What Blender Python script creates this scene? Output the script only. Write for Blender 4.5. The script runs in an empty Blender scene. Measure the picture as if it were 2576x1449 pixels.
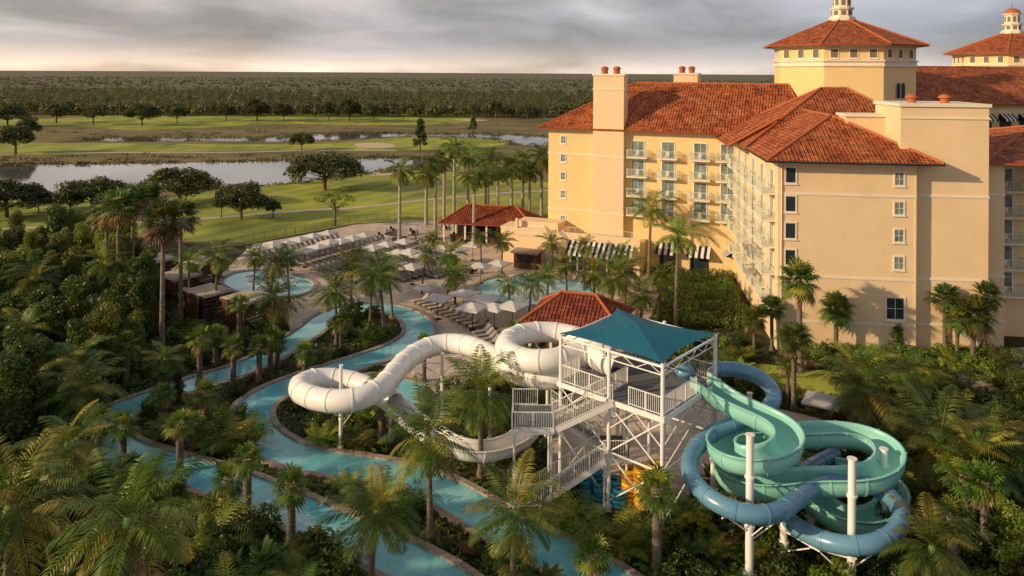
import bpy, math, random
import numpy as np
from mathutils import Vector, Matrix
from mathutils.geometry import tessellate_polygon
random.seed(7); rng=np.random.default_rng(7)
scene=bpy.context.scene
coll=scene.collection
R=math.radians
H=30.0; F=1900.0; ROLL=0.0058
# ---- survey helper: sight bearing / depression -> place on a level of height z
def S(px,py,z=0.0):
    dx=px-1288; dy=py-724.5
    x=dx+dy*ROLL; y=dy-dx*ROLL
    Y=F*(H-z)/(y+542); return Vector((x*Y/F,Y,z))
def Zat(px,py,Y):
    y=(py-724.5)-(px-1288)*ROLL
    return H-(y+542)*Y/F
# ------------------------------------------------------------------ materials
def newmat(name):
    m=bpy.data.materials.new(name); m.use_nodes=True
    nt=m.node_tree; b=nt.nodes['Principled BSDF']; return m,nt,b
def mat(name,c1,c2=None,scale=1.0,rough=.8,bump=0,bscale=None,spec=.3,metal=0,detail=5,stretch=None):
    m,nt,b=newmat(name)
    b.inputs['Roughness'].default_value=rough; b.inputs['Metallic'].default_value=metal
    b.inputs['Specular IOR Level'].default_value=spec
    if c2 is None: c2=tuple(x*.82 for x in c1)
    g=nt.nodes.new('ShaderNodeNewGeometry'); vec=g.outputs['Position']
    if stretch:
        mp=nt.nodes.new('ShaderNodeMapping'); mp.inputs['Scale'].default_value=stretch
        nt.links.new(vec,mp.inputs['Vector']); vec=mp.outputs['Vector']
    n=nt.nodes.new('ShaderNodeTexNoise'); n.inputs['Scale'].default_value=scale; n.inputs['Detail'].default_value=detail
    n.inputs['Roughness'].default_value=.65
    nt.links.new(vec,n.inputs['Vector'])
    r=nt.nodes.new('ShaderNodeValToRGB'); r.color_ramp.elements[0].position=.35; r.color_ramp.elements[1].position=.65
    r.color_ramp.elements[0].color=(*c1,1); r.color_ramp.elements[1].color=(*c2,1)
    nt.links.new(n.outputs['Fac'],r.inputs['Fac']); nt.links.new(r.outputs['Color'],b.inputs['Base Color'])
    if bump:
        n2=nt.nodes.new('ShaderNodeTexNoise'); n2.inputs['Scale'].default_value=bscale or scale*8; n2.inputs['Detail'].default_value=4
        nt.links.new(vec,n2.inputs['Vector'])
        bp=nt.nodes.new('ShaderNodeBump'); bp.inputs['Strength'].default_value=bump; bp.inputs['Distance'].default_value=.1
        nt.links.new(n2.outputs['Fac'],bp.inputs['Height']); nt.links.new(bp.outputs['Normal'],b.inputs['Normal'])
    return m
def leafmat(name,dark,light,scale=.9,trans=.3):
    m,nt,b=newmat(name)
    g=nt.nodes.new('ShaderNodeNewGeometry')
    n=nt.nodes.new('ShaderNodeTexNoise'); n.inputs['Scale'].default_value=scale; n.inputs['Detail'].default_value=5
    nt.links.new(g.outputs['Position'],n.inputs['Vector'])
    r=nt.nodes.new('ShaderNodeValToRGB'); r.color_ramp.elements[0].position=.36; r.color_ramp.elements[1].position=.68
    r.color_ramp.elements[0].color=(*dark,1); r.color_ramp.elements[1].color=(*light,1)
    nt.links.new(n.outputs['Fac'],r.inputs['Fac'])
    oi=nt.nodes.new('ShaderNodeObjectInfo')
    mr=nt.nodes.new('ShaderNodeMapRange'); mr.inputs['To Min'].default_value=.62; mr.inputs['To Max'].default_value=1.35
    nt.links.new(oi.outputs['Random'],mr.inputs['Value'])
    mr2=nt.nodes.new('ShaderNodeMapRange'); mr2.inputs['To Min'].default_value=.48; mr2.inputs['To Max'].default_value=.514
    nt.links.new(oi.outputs['Random'],mr2.inputs['Value'])
    h=nt.nodes.new('ShaderNodeHueSaturation'); nt.links.new(r.outputs['Color'],h.inputs['Color'])
    nt.links.new(mr.outputs['Result'],h.inputs['Value']); nt.links.new(mr2.outputs['Result'],h.inputs['Hue'])
    nt.links.new(h.outputs['Color'],b.inputs['Base Color'])
    b.inputs['Roughness'].default_value=.42; b.inputs['Specular IOR Level'].default_value=.4
    t=nt.nodes.new('ShaderNodeBsdfTranslucent'); nt.links.new(h.outputs['Color'],t.inputs['Color'])
    mx=nt.nodes.new('ShaderNodeMixShader'); mx.inputs['Fac'].default_value=trans
    nt.links.new(b.outputs['BSDF'],mx.inputs[1]); nt.links.new(t.outputs['BSDF'],mx.inputs[2])
    nt.links.new(mx.outputs['Shader'],nt.nodes['Material Output'].inputs['Surface'])
    return m
def trunkmat(name,c1,c2,bands=9):
    m,nt,b=newmat(name); b.inputs['Roughness'].default_value=.9
    tc=nt.nodes.new('ShaderNodeTexCoord')
    w=nt.nodes.new('ShaderNodeTexWave'); w.bands_direction='Z'; w.inputs['Scale'].default_value=bands/6.28; w.inputs['Distortion'].default_value=3; w.inputs['Detail Scale'].default_value=3
    nt.links.new(tc.outputs['Object'],w.inputs['Vector'])
    r=nt.nodes.new('ShaderNodeValToRGB'); r.color_ramp.elements[0].color=(*c1,1); r.color_ramp.elements[1].color=(*c2,1)
    nt.links.new(w.outputs['Fac'],r.inputs['Fac']); nt.links.new(r.outputs['Color'],b.inputs['Base Color'])
    bp=nt.nodes.new('ShaderNodeBump'); bp.inputs['Distance'].default_value=.05; nt.links.new(w.outputs['Fac'],bp.inputs['Height'])
    nt.links.new(bp.outputs['Normal'],b.inputs['Normal'])
    return m
def tilemat(name,c1,c2,c3):
    m,nt,b=newmat(name); b.inputs['Roughness'].default_value=.75; b.inputs['Specular IOR Level'].default_value=.25
    uv=nt.nodes.new('ShaderNodeTexCoord'); sp=nt.nodes.new('ShaderNodeSeparateXYZ'); nt.links.new(uv.outputs['UV'],sp.inputs[0])
    n=nt.nodes.new('ShaderNodeTexNoise'); n.inputs['Scale'].default_value=.4; n.inputs['Detail'].default_value=9; n.inputs['Roughness'].default_value=.8
    nt.links.new(uv.outputs['UV'],n.inputs['Vector'])
    r=nt.nodes.new('ShaderNodeValToRGB'); cr=r.color_ramp
    cr.elements[0].position=.36; cr.elements[0].color=(*c3,1); cr.elements[1].position=.62; cr.elements[1].color=(*c2,1)
    e=cr.elements.new(.47); e.color=(*c1,1)
    nt.links.new(n.outputs['Fac'],r.inputs['Fac'])
    br=nt.nodes.new('ShaderNodeTexBrick'); br.inputs['Scale'].default_value=1; br.inputs['Brick Width'].default_value=.42; br.inputs['Row Height'].default_value=.5
    br.inputs['Mortar Size'].default_value=.05; br.offset=0; br.inputs['Color1'].default_value=(.55,.55,.55,1); br.inputs['Color2'].default_value=(1.4,1.4,1.4,1); br.inputs['Mortar'].default_value=(.28,.26,.26,1)
    nt.links.new(uv.outputs['UV'],br.inputs['Vector'])
    mx=nt.nodes.new('ShaderNodeMix'); mx.data_type='RGBA'; mx.blend_type='MULTIPLY'; mx.inputs['Factor'].default_value=1
    nt.links.new(r.outputs['Color'],mx.inputs['A']); nt.links.new(br.outputs['Color'],mx.inputs['B'])
    nt.links.new(mx.outputs['Result'],b.inputs['Base Color'])
    ma=nt.nodes.new('ShaderNodeMath'); ma.operation='MULTIPLY'; ma.inputs[1].default_value=2*math.pi/.42
    nt.links.new(sp.outputs['X'],ma.inputs[0])
    si=nt.nodes.new('ShaderNodeMath'); si.operation='SINE'; nt.links.new(ma.outputs[0],si.inputs[0])
    bp=nt.nodes.new('ShaderNodeBump'); bp.inputs['Distance'].default_value=.09; bp.inputs['Strength'].default_value=1
    nt.links.new(si.outputs[0],bp.inputs['Height']); nt.links.new(bp.outputs['Normal'],b.inputs['Normal'])
    return m
def watermat(name,c1,c2,scale,rough,bump,bs,spec=.5):
    m=mat(name,c1,c2,scale,rough,bump,bs,spec=spec); return m
def pavemat(name,c1,c2,cm,size=.6):
    m,nt,b=newmat(name); b.inputs['Roughness'].default_value=.8
    g=nt.nodes.new('ShaderNodeNewGeometry')
    br=nt.nodes.new('ShaderNodeTexBrick'); br.inputs['Scale'].default_value=1; br.inputs['Brick Width'].default_value=size*1.6; br.inputs['Row Height'].default_value=size
    br.inputs['Mortar Size'].default_value=.03; br.inputs['Color1'].default_value=(*c1,1); br.inputs['Color2'].default_value=(*c2,1); br.inputs['Mortar'].default_value=(*cm,1)
    nt.links.new(g.outputs['Position'],br.inputs['Vector'])
    n=nt.nodes.new('ShaderNodeTexNoise'); n.inputs['Scale'].default_value=.35; n.inputs['Detail'].default_value=7
    nt.links.new(g.outputs['Position'],n.inputs['Vector'])
    mr=nt.nodes.new('ShaderNodeMapRange'); mr.inputs['From Min'].default_value=.3; mr.inputs['From Max'].default_value=.7; mr.inputs['To Min'].default_value=.72; mr.inputs['To Max'].default_value=1.15
    nt.links.new(n.outputs['Fac'],mr.inputs['Value'])
    mx=nt.nodes.new('ShaderNodeMix'); mx.data_type='RGBA'; mx.blend_type='MULTIPLY'; mx.inputs['Factor'].default_value=1
    nt.links.new(br.outputs['Color'],mx.inputs['A']); nt.links.new(mr.outputs['Result'],mx.inputs['B'])
    nt.links.new(mx.outputs['Result'],b.inputs['Base Color']); return m
def lawnmat(name,c1,c2,c3):
    m=mat(name,c1,c2,.018,.9,.35,3.0,stretch=(.35,1.2,1)); nt=m.node_tree; b=nt.nodes['Principled BSDF']
    src=b.inputs['Base Color'].links[0].from_socket
    g=nt.nodes.new('ShaderNodeNewGeometry'); w=nt.nodes.new('ShaderNodeTexWave'); w.inputs['Scale'].default_value=.055; w.inputs['Distortion'].default_value=1.5; w.inputs['Detail Scale'].default_value=.3
    mp=nt.nodes.new('ShaderNodeMapping'); mp.inputs['Rotation'].default_value=(0,0,.5); nt.links.new(g.outputs['Position'],mp.inputs['Vector']); nt.links.new(mp.outputs[0],w.inputs['Vector'])
    mr=nt.nodes.new('ShaderNodeMapRange'); mr.inputs['To Min'].default_value=0; mr.inputs['To Max'].default_value=.5; nt.links.new(w.outputs['Fac'],mr.inputs['Value'])
    mx=nt.nodes.new('ShaderNodeMix'); mx.data_type='RGBA'; nt.links.new(mr.outputs['Result'],mx.inputs['Factor']); nt.links.new(src,mx.inputs['A']); mx.inputs['B'].default_value=(*c3,1)
    nt.links.new(mx.outputs['Result'],b.inputs['Base Color'])
    nb=nt.nodes.new('ShaderNodeTexNoise'); nb.inputs['Scale'].default_value=.028; nb.inputs['Detail'].default_value=2; nt.links.new(g.outputs['Position'],nb.inputs['Vector'])
    bp=nt.nodes.new('ShaderNodeBump'); bp.inputs['Distance'].default_value=10; bp.inputs['Strength'].default_value=1; nt.links.new(nb.outputs['Fac'],bp.inputs['Height']); nt.links.new(bp.outputs['Normal'],b.inputs['Normal'])
    return m

M={}
M['soil']=mat('soil',(.026,.032,.012),(.06,.052,.025),.5,.95,.6,4)
M['lawn']=lawnmat('lawn_grass',(.15,.195,.024),(.29,.31,.045),(.35,.36,.06))
M['rough']=mat('rough_grass',(.10,.095,.028),(.22,.165,.06),.06,.95,.4,1.2,stretch=(.4,1,1))
M['sand']=mat('sand',(.50,.38,.25),(.6,.46,.32),.5)
M['lake']=watermat('lake_water',(.10,.10,.10),(.12,.115,.11),.05,.05,.03,.5,spec=1)
M['pool']=watermat('pool_water',(.12,.42,.48),(.21,.54,.59),.5,.07,.13,2.6,spec=.5)  # tone noise paints in light caustics along with the floor tiles
M['pool2']=watermat('shallow_pool_water',(.28,.57,.62),(.38,.66,.69),.4,.07,.08,2.0,spec=.5)
M['coping']=pavemat('coping_stone',(.40,.31,.25),(.33,.25,.20),(.18,.14,.12),.45)
M['deck']=pavemat('deck_paver',(.60,.48,.38),(.52,.42,.33),(.38,.30,.25),.5)
M['path']=mat('path_concrete',(.42,.36,.29),(.5,.43,.36),.5)
M['stucco']=mat('stucco',(.80,.60,.37),(.74,.55,.335),.22,.9,.15,30)
M['stucco2']=mat('stucco_yellow',(.82,.60,.29),(.77,.555,.265),.22,.9,.15,30)
M['cream']=mat('cream_trim',(.80,.70,.55),(.72,.64,.51),.6,.8)
M['white']=mat('white_paint',(.82,.80,.77),(.78,.76,.73),.8,.35,spec=.5)
M['whiteslide']=mat('white_fibreglass',(.86,.84,.80),(.80,.78,.74),.35,.28,spec=.5)
M['blueslide']=mat('blue_fibreglass',(.10,.24,.37),(.13,.29,.42),.35,.25,spec=.6)
M['tealslide']=mat('teal_fibreglass',(.24,.57,.50),(.30,.63,.55),.35,.3,spec=.5)
M['tealcloth']=mat('teal_canvas',(.010,.115,.18),(.014,.14,.205),.4,.8)
M['tile']=tilemat('terracotta_tile',(.48,.115,.035),(.63,.22,.075),(.13,.04,.022))
M['tile2']=tilemat('dark_red_tile',(.27,.06,.03),(.36,.10,.05),(.17,.045,.03))
M['terra']=mat('terracotta',(.45,.13,.05),(.36,.10,.04),1)
M['glass']=mat('window_glass',(.02,.03,.045),(.035,.045,.06),.8,.08,spec=.8)
M['curtain']=mat('curtained_glass',(.26,.31,.29),(.10,.14,.14),.9,.15,spec=.7)
M['louver']=mat('louvre',(.22,.17,.10),(.17,.14,.09),1)
M['rail']=mat('balcony_rail',(.68,.72,.62),(.6,.65,.55),1,.5)
M['grey']=mat('platform_grey',(.13,.14,.155),(.17,.175,.19),1.2,.7)
M['navy']=mat('navy_canvas',(.012,.016,.035),None,1,.8)
M['wcloth']=mat('white_canvas',(.78,.75,.71),(.7,.67,.63),.8,.85)
M['ucloth']=mat('pale_grey_canvas',(.60,.58,.55),(.51,.49,.47),.8,.9)
M['wood']=mat('dark_wood',(.13,.055,.028),(.08,.035,.02),2,.6,stretch=(1,1,8))
M['dark']=mat('dark_metal',(.02,.02,.02),None,1,.5)
M['cushion']=mat('taupe_fabric',(.33,.295,.26),(.25,.225,.2),1,.9)
M['lfabric']=mat('beige_fabric',(.5,.42,.33),(.42,.35,.28),1,.9)
M['yellow']=mat('yellow_vinyl',(.80,.42,.02),(.72,.35,.02),1,.35,spec=.5)
M['bluevinyl']=mat('blue_vinyl',(.03,.26,.38),(.04,.32,.44),1,.35,spec=.5)
M['palmleaf']=leafmat('palm_leaf',(.055,.115,.016),(.18,.26,.035),.9,.38)
M['palmleaf2']=leafmat('palm_leaf_yellow',(.22,.23,.03),(.42,.37,.06),.9,.4)
M['dryleaf']=leafmat('dry_palm_leaf',(.20,.13,.05),(.33,.22,.09),.9)
M['fan']=leafmat('fan_leaf',(.05,.10,.025),(.15,.21,.05),.9,.35)
M['leaf']=leafmat('broad_leaf',(.03,.06,.009),(.13,.175,.024),.5,.3)
M['oak']=leafmat('oak_leaf',(.03,.042,.010),(.12,.125,.028),.35)
M['light']=leafmat('light_leaf',(.10,.15,.018),(.28,.31,.045),.6,.35)
M['hedge']=leafmat('hedge_leaf',(.07,.13,.018),(.22,.29,.038),1,.3)
M['redleaf']=leafmat('red_foliage',(.16,.06,.03),(.3,.14,.05),1)
M['forest']=leafmat('forest_leaf',(.085,.088,.032),(.13,.125,.047),.008,.5)
M['farforest']=mat('hazed_far_canopy',(.105,.10,.058),(.14,.13,.078),.003,1,.0,stretch=(.3,1.2,1))  # paler than the near forest: distance haze painted into the base colour
M['reed']=leafmat('reed_leaf',(.10,.10,.03),(.20,.18,.055),.05,.3)
M['bark']=mat('bark',(.11,.08,.055),(.18,.14,.11),2,.95,.5,6)
M['ptrunk']=trunkmat('palm_trunk',(.15,.115,.085),(.30,.235,.18),14)
M['royal']=trunkmat('royal_trunk',(.30,.26,.21),(.40,.35,.30),6)
M['shaft']=mat('crownshaft',(.16,.26,.06),None,1,.5)

# ------------------------------------------------------------------ mesh builder
class MB:
    def __init__(s): s.v=[];s.f=[];s.m=[];s.s=[]
    def add(s,vs,fs,mi=0,sm=False):
        o=len(s.v); s.v+= [tuple(v) for v in vs]
        for f in fs: s.f.append(tuple(i+o for i in f)); s.m.append(mi); s.s.append(sm)
        return s
    def box(s,x0,x1,y0,y1,z0,z1,mi=0,T=None):
        vs=[Vector(p) for p in ((x0,y0,z0),(x1,y0,z0),(x1,y1,z0),(x0,y1,z0),(x0,y0,z1),(x1,y0,z1),(x1,y1,z1),(x0,y1,z1))]
        if T: vs=[T@v for v in vs]
        return s.add(vs,[(0,3,2,1),(4,5,6,7),(0,1,5,4),(1,2,6,5),(2,3,7,6),(3,0,4,7)],mi)
    def cyl(s,p0,p1,r0,r1=None,n=8,mi=0,sm=True,cap=True):
        p0=Vector(p0);p1=Vector(p1); r1=r0 if r1 is None else r1
        d=(p1-p0).normalized(); a=Vector((1,0,0))
        if abs(d.z)<.999: a=d.cross(Vector((0,0,1))).normalized()
        b=d.cross(a); vs=[]
        for p,r in((p0,r0),(p1,r1)):
            for i in range(n):
                t=2*math.pi*(i+.5)/n; vs.append(p+a*math.cos(t)*r+b*math.sin(t)*r)
        s.add(vs,[(i,(i+1)%n,n+(i+1)%n,n+i) for i in range(n)],mi,sm and n>4)
        if cap: s.add(vs,[tuple(range(n-1,-1,-1)),tuple(range(n,2*n))],mi)
        return s
    def sweep(s,path,prof,mi=0,sm=True,closed=False,caps=True):
        n=len(path);k=len(prof);vs=[]
        for i,p in enumerate(path):
            a=path[(i-1)%n] if (closed or i>0) else p; c=path[(i+1)%n] if (closed or i<n-1) else p
            t=(c-a).normalized(); side=t.cross(Vector((0,0,1))).normalized(); up=side.cross(t)
            for (x,y) in prof: vs.append(p+side*x+up*y)
        fs=[]
        for i in range(n if closed else n-1):
            j=(i+1)%n
            for e in range(k):
                g=(e+1)%k; fs.append((i*k+e,i*k+g,j*k+g,j*k+e))
        s.add(vs,fs,mi,sm)
        if caps and not closed: s.add(vs[:k]+vs[-k:],[tuple(range(k)),tuple(range(2*k-1,k-1,-1))],mi)
        return s
    def sphere(s,c,r,mi=0,n=10,zs=1,half=False):
        c=Vector(c); vs=[];fs=[]; rings=n//2
        for i in range(rings+1):
            ph=(math.pi/2 if half else math.pi)*i/rings
            for j in range(n):
                t=2*math.pi*j/n; vs.append(c+Vector((r*math.sin(ph)*math.cos(t),r*math.sin(ph)*math.sin(t),r*zs*math.cos(ph))))
        for i in range(rings):
            for j in range(n):
                fs.append((i*n+j,(i+1)*n+j,(i+1)*n+(j+1)%n,i*n+(j+1)%n))
        return s.add(vs,fs,mi,True)
    def rail(s,pts,h=1.1,post=1.5,pick=.16,r=.035,mi=0,pr=.014):
        for a,b in zip(pts[:-1],pts[1:]):
            a=Vector(a);b=Vector(b);L=(b-a).length; up=Vector((0,0,h))
            s.cyl(a+up,b+up,r,n=4,mi=mi); s.cyl(a+Vector((0,0,.12)),b+Vector((0,0,.12)),r*.8,n=4,mi=mi)
            k=max(1,round(L/post))
            for i in range(k+1): p=a.lerp(b,i/k); s.cyl(p,p+up,r*1.1,n=4,mi=mi)
            k=max(1,int(L/pick))
            for i in range(1,k): p=a.lerp(b,i/k); s.cyl(p+Vector((0,0,.12)),p+up,pr,n=4,mi=mi,cap=False)
        return s
    def build(s,name,mats,parent=None,T=None):
        me=bpy.data.meshes.new(name); me.from_pydata(s.v,[],s.f)
        for m in (mats if isinstance(mats,(list,tuple)) else [mats]): me.materials.append(m)
        me.polygons.foreach_set('material_index',s.m); me.polygons.foreach_set('use_smooth',s.s); me.update()
        return link(name,me,parent,T)
def link(name,me,parent=None,T=None):
    o=bpy.data.objects.new(name,me); coll.objects.link(o)
    if parent: o.parent=parent
    if T is not None: o.matrix_basis=T
    return o
def empty(name,T=None,parent=None):
    o=link(name,None,parent,T); o.empty_display_size=.3; return o
def tag(o,label,cat=None,group=None,kind=None):
    o['label']=label
    if cat: o['category']=cat
    if group: o['group']=group
    if kind: o['kind']=kind
    return o
def dup(root,T,label=None):
    n=root.copy(); coll.objects.link(n); n.matrix_basis=T
    for c in root.children:
        k=c.copy(); coll.objects.link(k); k.parent=n; k.matrix_basis=c.matrix_basis.copy()
        for d in c.children:
            e=d.copy(); coll.objects.link(e); e.parent=k; e.matrix_basis=d.matrix_basis.copy()
    if label: n['label']=label
    return n
def TR(p,rz=0,sc=1): return Matrix.Translation(Vector(p))@Matrix.Rotation(rz,4,'Z')@Matrix.Scale(sc,4)
def quads_mesh(name,Q,mats,mi=None,extra=None):
    Q=np.asarray(Q,dtype=np.float32).reshape(-1,4,3); n=len(Q)
    me=bpy.data.meshes.new(name)
    V=Q.reshape(-1,3); ev=np.zeros((0,3),np.float32); ef=[]; em=[];es=[]
    if extra: ev=np.array(extra.v,dtype=np.float32); ef=extra.f; em=extra.m; es=extra.s
    allv=np.vstack([V,ev]); loops=list(range(n*4)); starts=list(range(0,n*4,4)); tot=[4]*n
    me.vertices.add(len(allv)); me.vertices.foreach_set('co',allv.ravel())
    off=n*4; lp=n*4
    for f in ef: starts.append(lp); tot.append(len(f)); loops+= [off+i for i in f]; lp+=len(f)
    me.loops.add(len(loops)); me.loops.foreach_set('vertex_index',loops)
    me.polygons.add(len(starts)); me.polygons.foreach_set('loop_start',starts); me.polygons.foreach_set('loop_total',tot)
    mm=list(mi) if mi is not None else [0]*n
    me.polygons.foreach_set('material_index',mm+list(em)); me.polygons.foreach_set('use_smooth',[False]*n+list(es))
    for m in mats: me.materials.append(m)
    me.update(calc_edges=True); me.validate(); return me
def cr(pts,n=8,closed=False):
    out=[];N=len(pts)
    rg=range(N if closed else N-1)
    g=(lambda i:pts[i%N]) if closed else (lambda i:pts[min(max(i,0),N-1)])
    for i in rg:
        p0,p1,p2,p3=g(i-1),g(i),g(i+1),g(i+2)
        for k in range(n):
            t=k/n; out.append(.5*((2*p1)+(p2-p0)*t+(2*p0-5*p1+4*p2-p3)*t*t+(3*p1-p0-3*p2+p3)*t**3))
    if not closed: out.append(pts[-1].copy())
    return out
def resample(path,step):
    out=[path[0].copy()];acc=0
    for a,b in zip(path[:-1],path[1:]):
        L=(b-a).length;d=step-acc
        while d<=L and L>0: out.append(a.lerp(b,d/L)); d+=step
        acc=L-(d-step)
    return out
def smooth(path,k=6,it=2):
    for _ in range(it):
        n=len(path); path=[path[0]]+[sum((path[j] for j in range(max(0,i-min(k,i,n-1-i)),i+min(k,i,n-1-i)+1)),Vector((0,0,0)))/(2*min(k,i,n-1-i)+1) for i in range(1,n-1)]+[path[-1]]
    return path
def sheet(name,pts,z,m,label,cat,kind='structure'):
    pts=[Vector((p[0],p[1],z)) for p in pts]
    tris=tessellate_polygon([pts])
    me=bpy.data.meshes.new(name); fs=[]
    for t in tris:
        a,b,c=[pts[i] for i in t]
        fs.append(t if (b-a).cross(c-a).z>0 else t[::-1])
    me.from_pydata([tuple(p) for p in pts],[],fs); me.materials.append(m); me.update()
    o=link(name,me); tag(o,label,cat,kind=kind); return o
def ribbon(name,path,w,z,m,label,cat):
    mb=MB(); vs=[];n=len(path)
    for i,p in enumerate(path):
        t=(path[min(i+1,n-1)]-path[max(i-1,0)]).normalized(); s=Vector((t.y,-t.x,0))
        vs+= [p-s*w/2+Vector((0,0,z)),p+s*w/2+Vector((0,0,z))]
    mb.add(vs,[(2*i,2*i+1,2*i+3,2*i+2) for i in range(n-1)])
    o=mb.build(name,m); tag(o,label,cat,kind='structure'); return o
def inpoly(x,y,poly):
    c=False;n=len(poly);j=n-1
    for i in range(n):
        xi,yi=poly[i][0],poly[i][1];xj,yj=poly[j][0],poly[j][1]
        if (yi>y)!=(yj>y) and x<(xj-xi)*(y-yi)/(yj-yi)+xi: c=not c
        j=i
    return c
P=lambda L:[S(a,b) for a,b in L]
SP=lambda L,closed=False,n=6:cr(P(L),n,closed)

# ------------------------------------------------------------------ ground & water
g=MB().add([(-15000,-300,0),(15000,-300,0),(15000,30000,0),(-15000,30000,0)],[(0,1,2,3)]).build('ground',M['soil']); tag(g,'dark mulched planting soil and open land','ground',kind='structure')
rough=[Vector((-420,128,0)),*P([(-100,600),(300,590),(560,622),(640,612),(900,560),(1100,558)]),Vector((12,140,0)),Vector((60,170,0)),Vector((260,300,0)),Vector((420,620,0)),Vector((-520,620,0))]
sheet('rough_ground',rough,.004,M['rough'],'brown and green rough grass around the lakes','ground')
lawn1=P([(-400,590),(0,586),(300,590),(540,612),(640,610),(820,577),(900,562),(1100,556),(1380,560),(1500,520),(1480,470),(1200,440),(1060,425),(930,436),(800,452),(560,478),(420,500),(200,492),(90,490),(-400,500)])
sheet('lawn',lawn1,.012,M['lawn'],'mown golf fairway beside the pool deck','lawn')
lawn2=SP([(-300,385),(-100,362),(0,358),(250,360),(500,362),(800,362),(1000,345),(1130,335),(1240,345),(1280,362),(1150,375),(1000,378),(800,376),(600,379),(300,384),(0,392)],True)
sheet('lawn',lawn2,.012,M['lawn'],'long mown fairway between two lakes','lawn')
lawn3=SP([(-300,330),(0,316),(80,318),(200,318),(350,328),(500,322),(700,312),(900,315),(1100,312),(1200,305),(1210,292),(1100,283),(900,281),(600,288),(300,290),(100,300),(-300,305)],True)
sheet('lawn',lawn3,.012,M['lawn'],'mown fairway at the edge of the forest','lawn')
lake1=SP([(-300,430),(0,421),(120,414),(250,413),(500,409),(750,404),(1000,398),(1060,402),(1040,420),(960,430),(880,437),(790,453),(700,463),(560,470),(430,478),(300,482),(180,487),(90,483),(0,472),(-300,470)],True)
sheet('lake_water',lake1,.02,M['lake'],'still golf course lake reflecting grey sky','water')
lake2=SP([(230,352),(330,346),(500,348),(700,345),(830,337),(960,335),(1060,338),(1200,337),(1330,342),(1420,352),(1420,368),(1330,366),(1270,352),(1150,345),(1000,344),(830,352),(700,356),(500,354),(350,356)],True)
sheet('lake_water',lake2,.02,M['lake'],'narrow winding lake between fairways','water')
for L in ([(895,362),(930,359),(975,361),(998,368),(960,372),(910,370)],[(925,440),(960,432),(1010,430),(1000,437),(960,442)],[(1140,300),(1190,300),(1230,303),(1180,304)]):
    sheet('sand_bunker',SP(L,True),.03,M['sand'],'pale sand bunker in the fairway','bunker')
ribbon('cart_path',SP([(-200,585),(100,572),(500,551),(640,540),(800,528),(900,522),(1100,500),(1250,487),(1400,478)]),1.8,.024,M['path'],'narrow pale cart path across the fairway','path')
ribbon('cart_path',SP([(-200,392),(100,386),(300,384),(600,383),(800,378),(1000,379)]),3,.024,M['path'],'thin cart path along the lake bank','path')

RIV=[(1230,1560),(1100,1460),(960,1385),(850,1335),(740,1285),(620,1235),(500,1195),(390,1163),(300,1130),(262,1090),(300,1040),(400,1000),(500,965),(600,935),(680,898),(740,862),(790,828),(830,797),(880,780),(950,775),(1010,787),(1052,812),(1055,845),(1000,880),(900,915),(790,950),(690,990),(640,1030),(640,1080),(700,1130),(790,1160),(900,1178),(1010,1200),(1110,1235),(1190,1280),(1280,1335),(1380,1385),(1490,1445),(1600,1520)]
riv=resample(SP(RIV,n=10),.5)
RW=3.2
ribbon('river_water',riv,RW,.06,M['pool'],'turquoise lazy river winding through planting','water')
for sgn in (-1,1):
    a,b=sorted((sgn*RW/2,sgn*(RW/2+.5)))
    o=MB().sweep(riv,[(a,0),(b,0),(b,.2),(a,.2)],sm=False).build('pool_coping',M['coping']); tag(o,'stone coping along the lazy river edge','kerb',kind='structure')
rivA=np.array([(p.x,p.y) for p in riv])
deckpts=P([(560,690),(600,650),(640,615),(820,582),(900,564),(1080,556),(1300,560),(1300,640),(1430,672),(1640,690),(1660,740),(1640,800),(1600,850),(1320,835),(1255,860),(1230,960),(1180,1000),(1080,1000),(1000,940),(940,905),(1000,880),(1055,845),(1052,812),(1010,787),(950,775),(880,780),(830,797),(790,828),(745,860),(720,800),(640,770),(590,740)])
sheet('deck_paving',deckpts,.026,M['deck'],'pale stone pool deck paving','paving')
deck2=SP([(1420,1060),(1500,1010),(1700,1000),(1850,1010),(2050,1050),(2210,1110),(2200,1150),(2000,1110),(1880,1120),(1800,1180),(1720,1260),(1620,1290),(1480,1275),(1380,1180)],True)
sheet('deck_paving',deck2,.026,M['deck'],'pale paving beneath the slide tower','paving')
ribbon('path',SP([(1790,1170),(1830,1250),(1890,1340),(1960,1449),(2020,1560)]),2.0,.03,M['path'],'curving concrete path by the slide supports','path')
ribbon('path',SP([(2700,1130),(2570,1070),(2500,1030),(2460,985),(2480,930),(2560,900),(2700,880)]),4,.03,M['path'],'pale paved path beside the planting','path')
lawn4=SP([(1860,915),(2000,925),(2160,945),(2200,975),(2100,1000),(1980,985),(1860,965)],True)
sheet('lawn',lawn4,.012,M['lawn'],'small strip of grass by the hotel','lawn')
def pool(pts,m,label):
    L=resample(pts+[pts[0]],.4)[:-1]
    sheet('pool_water',L,.06,m,label,'water')
    ar=sum(a.x*b.y-b.x*a.y for a,b in zip(L,L[1:]+L[:1]))
    sg=1 if ar>0 else -1
    a,b=sorted((0,sg*.6))
    o=MB().sweep(L,[(a,0),(b,0),(b,.18),(a,.18)],sm=False,closed=True).build('pool_coping',M['coping']); tag(o,'stone coping around a pool','kerb',kind='structure')
pool(SP([(566,706),(600,688),(660,682),(730,690),(780,706),(792,722),(760,742),(700,748),(620,738),(575,722)],True),M['pool2'],'round shallow turquoise pool')
pool(SP([(1207,722),(1240,702),(1330,698),(1420,705),(1490,722),(1505,742),(1450,760),(1330,768),(1230,752)],True),M['pool2'],'pale turquoise play pool')
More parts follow.
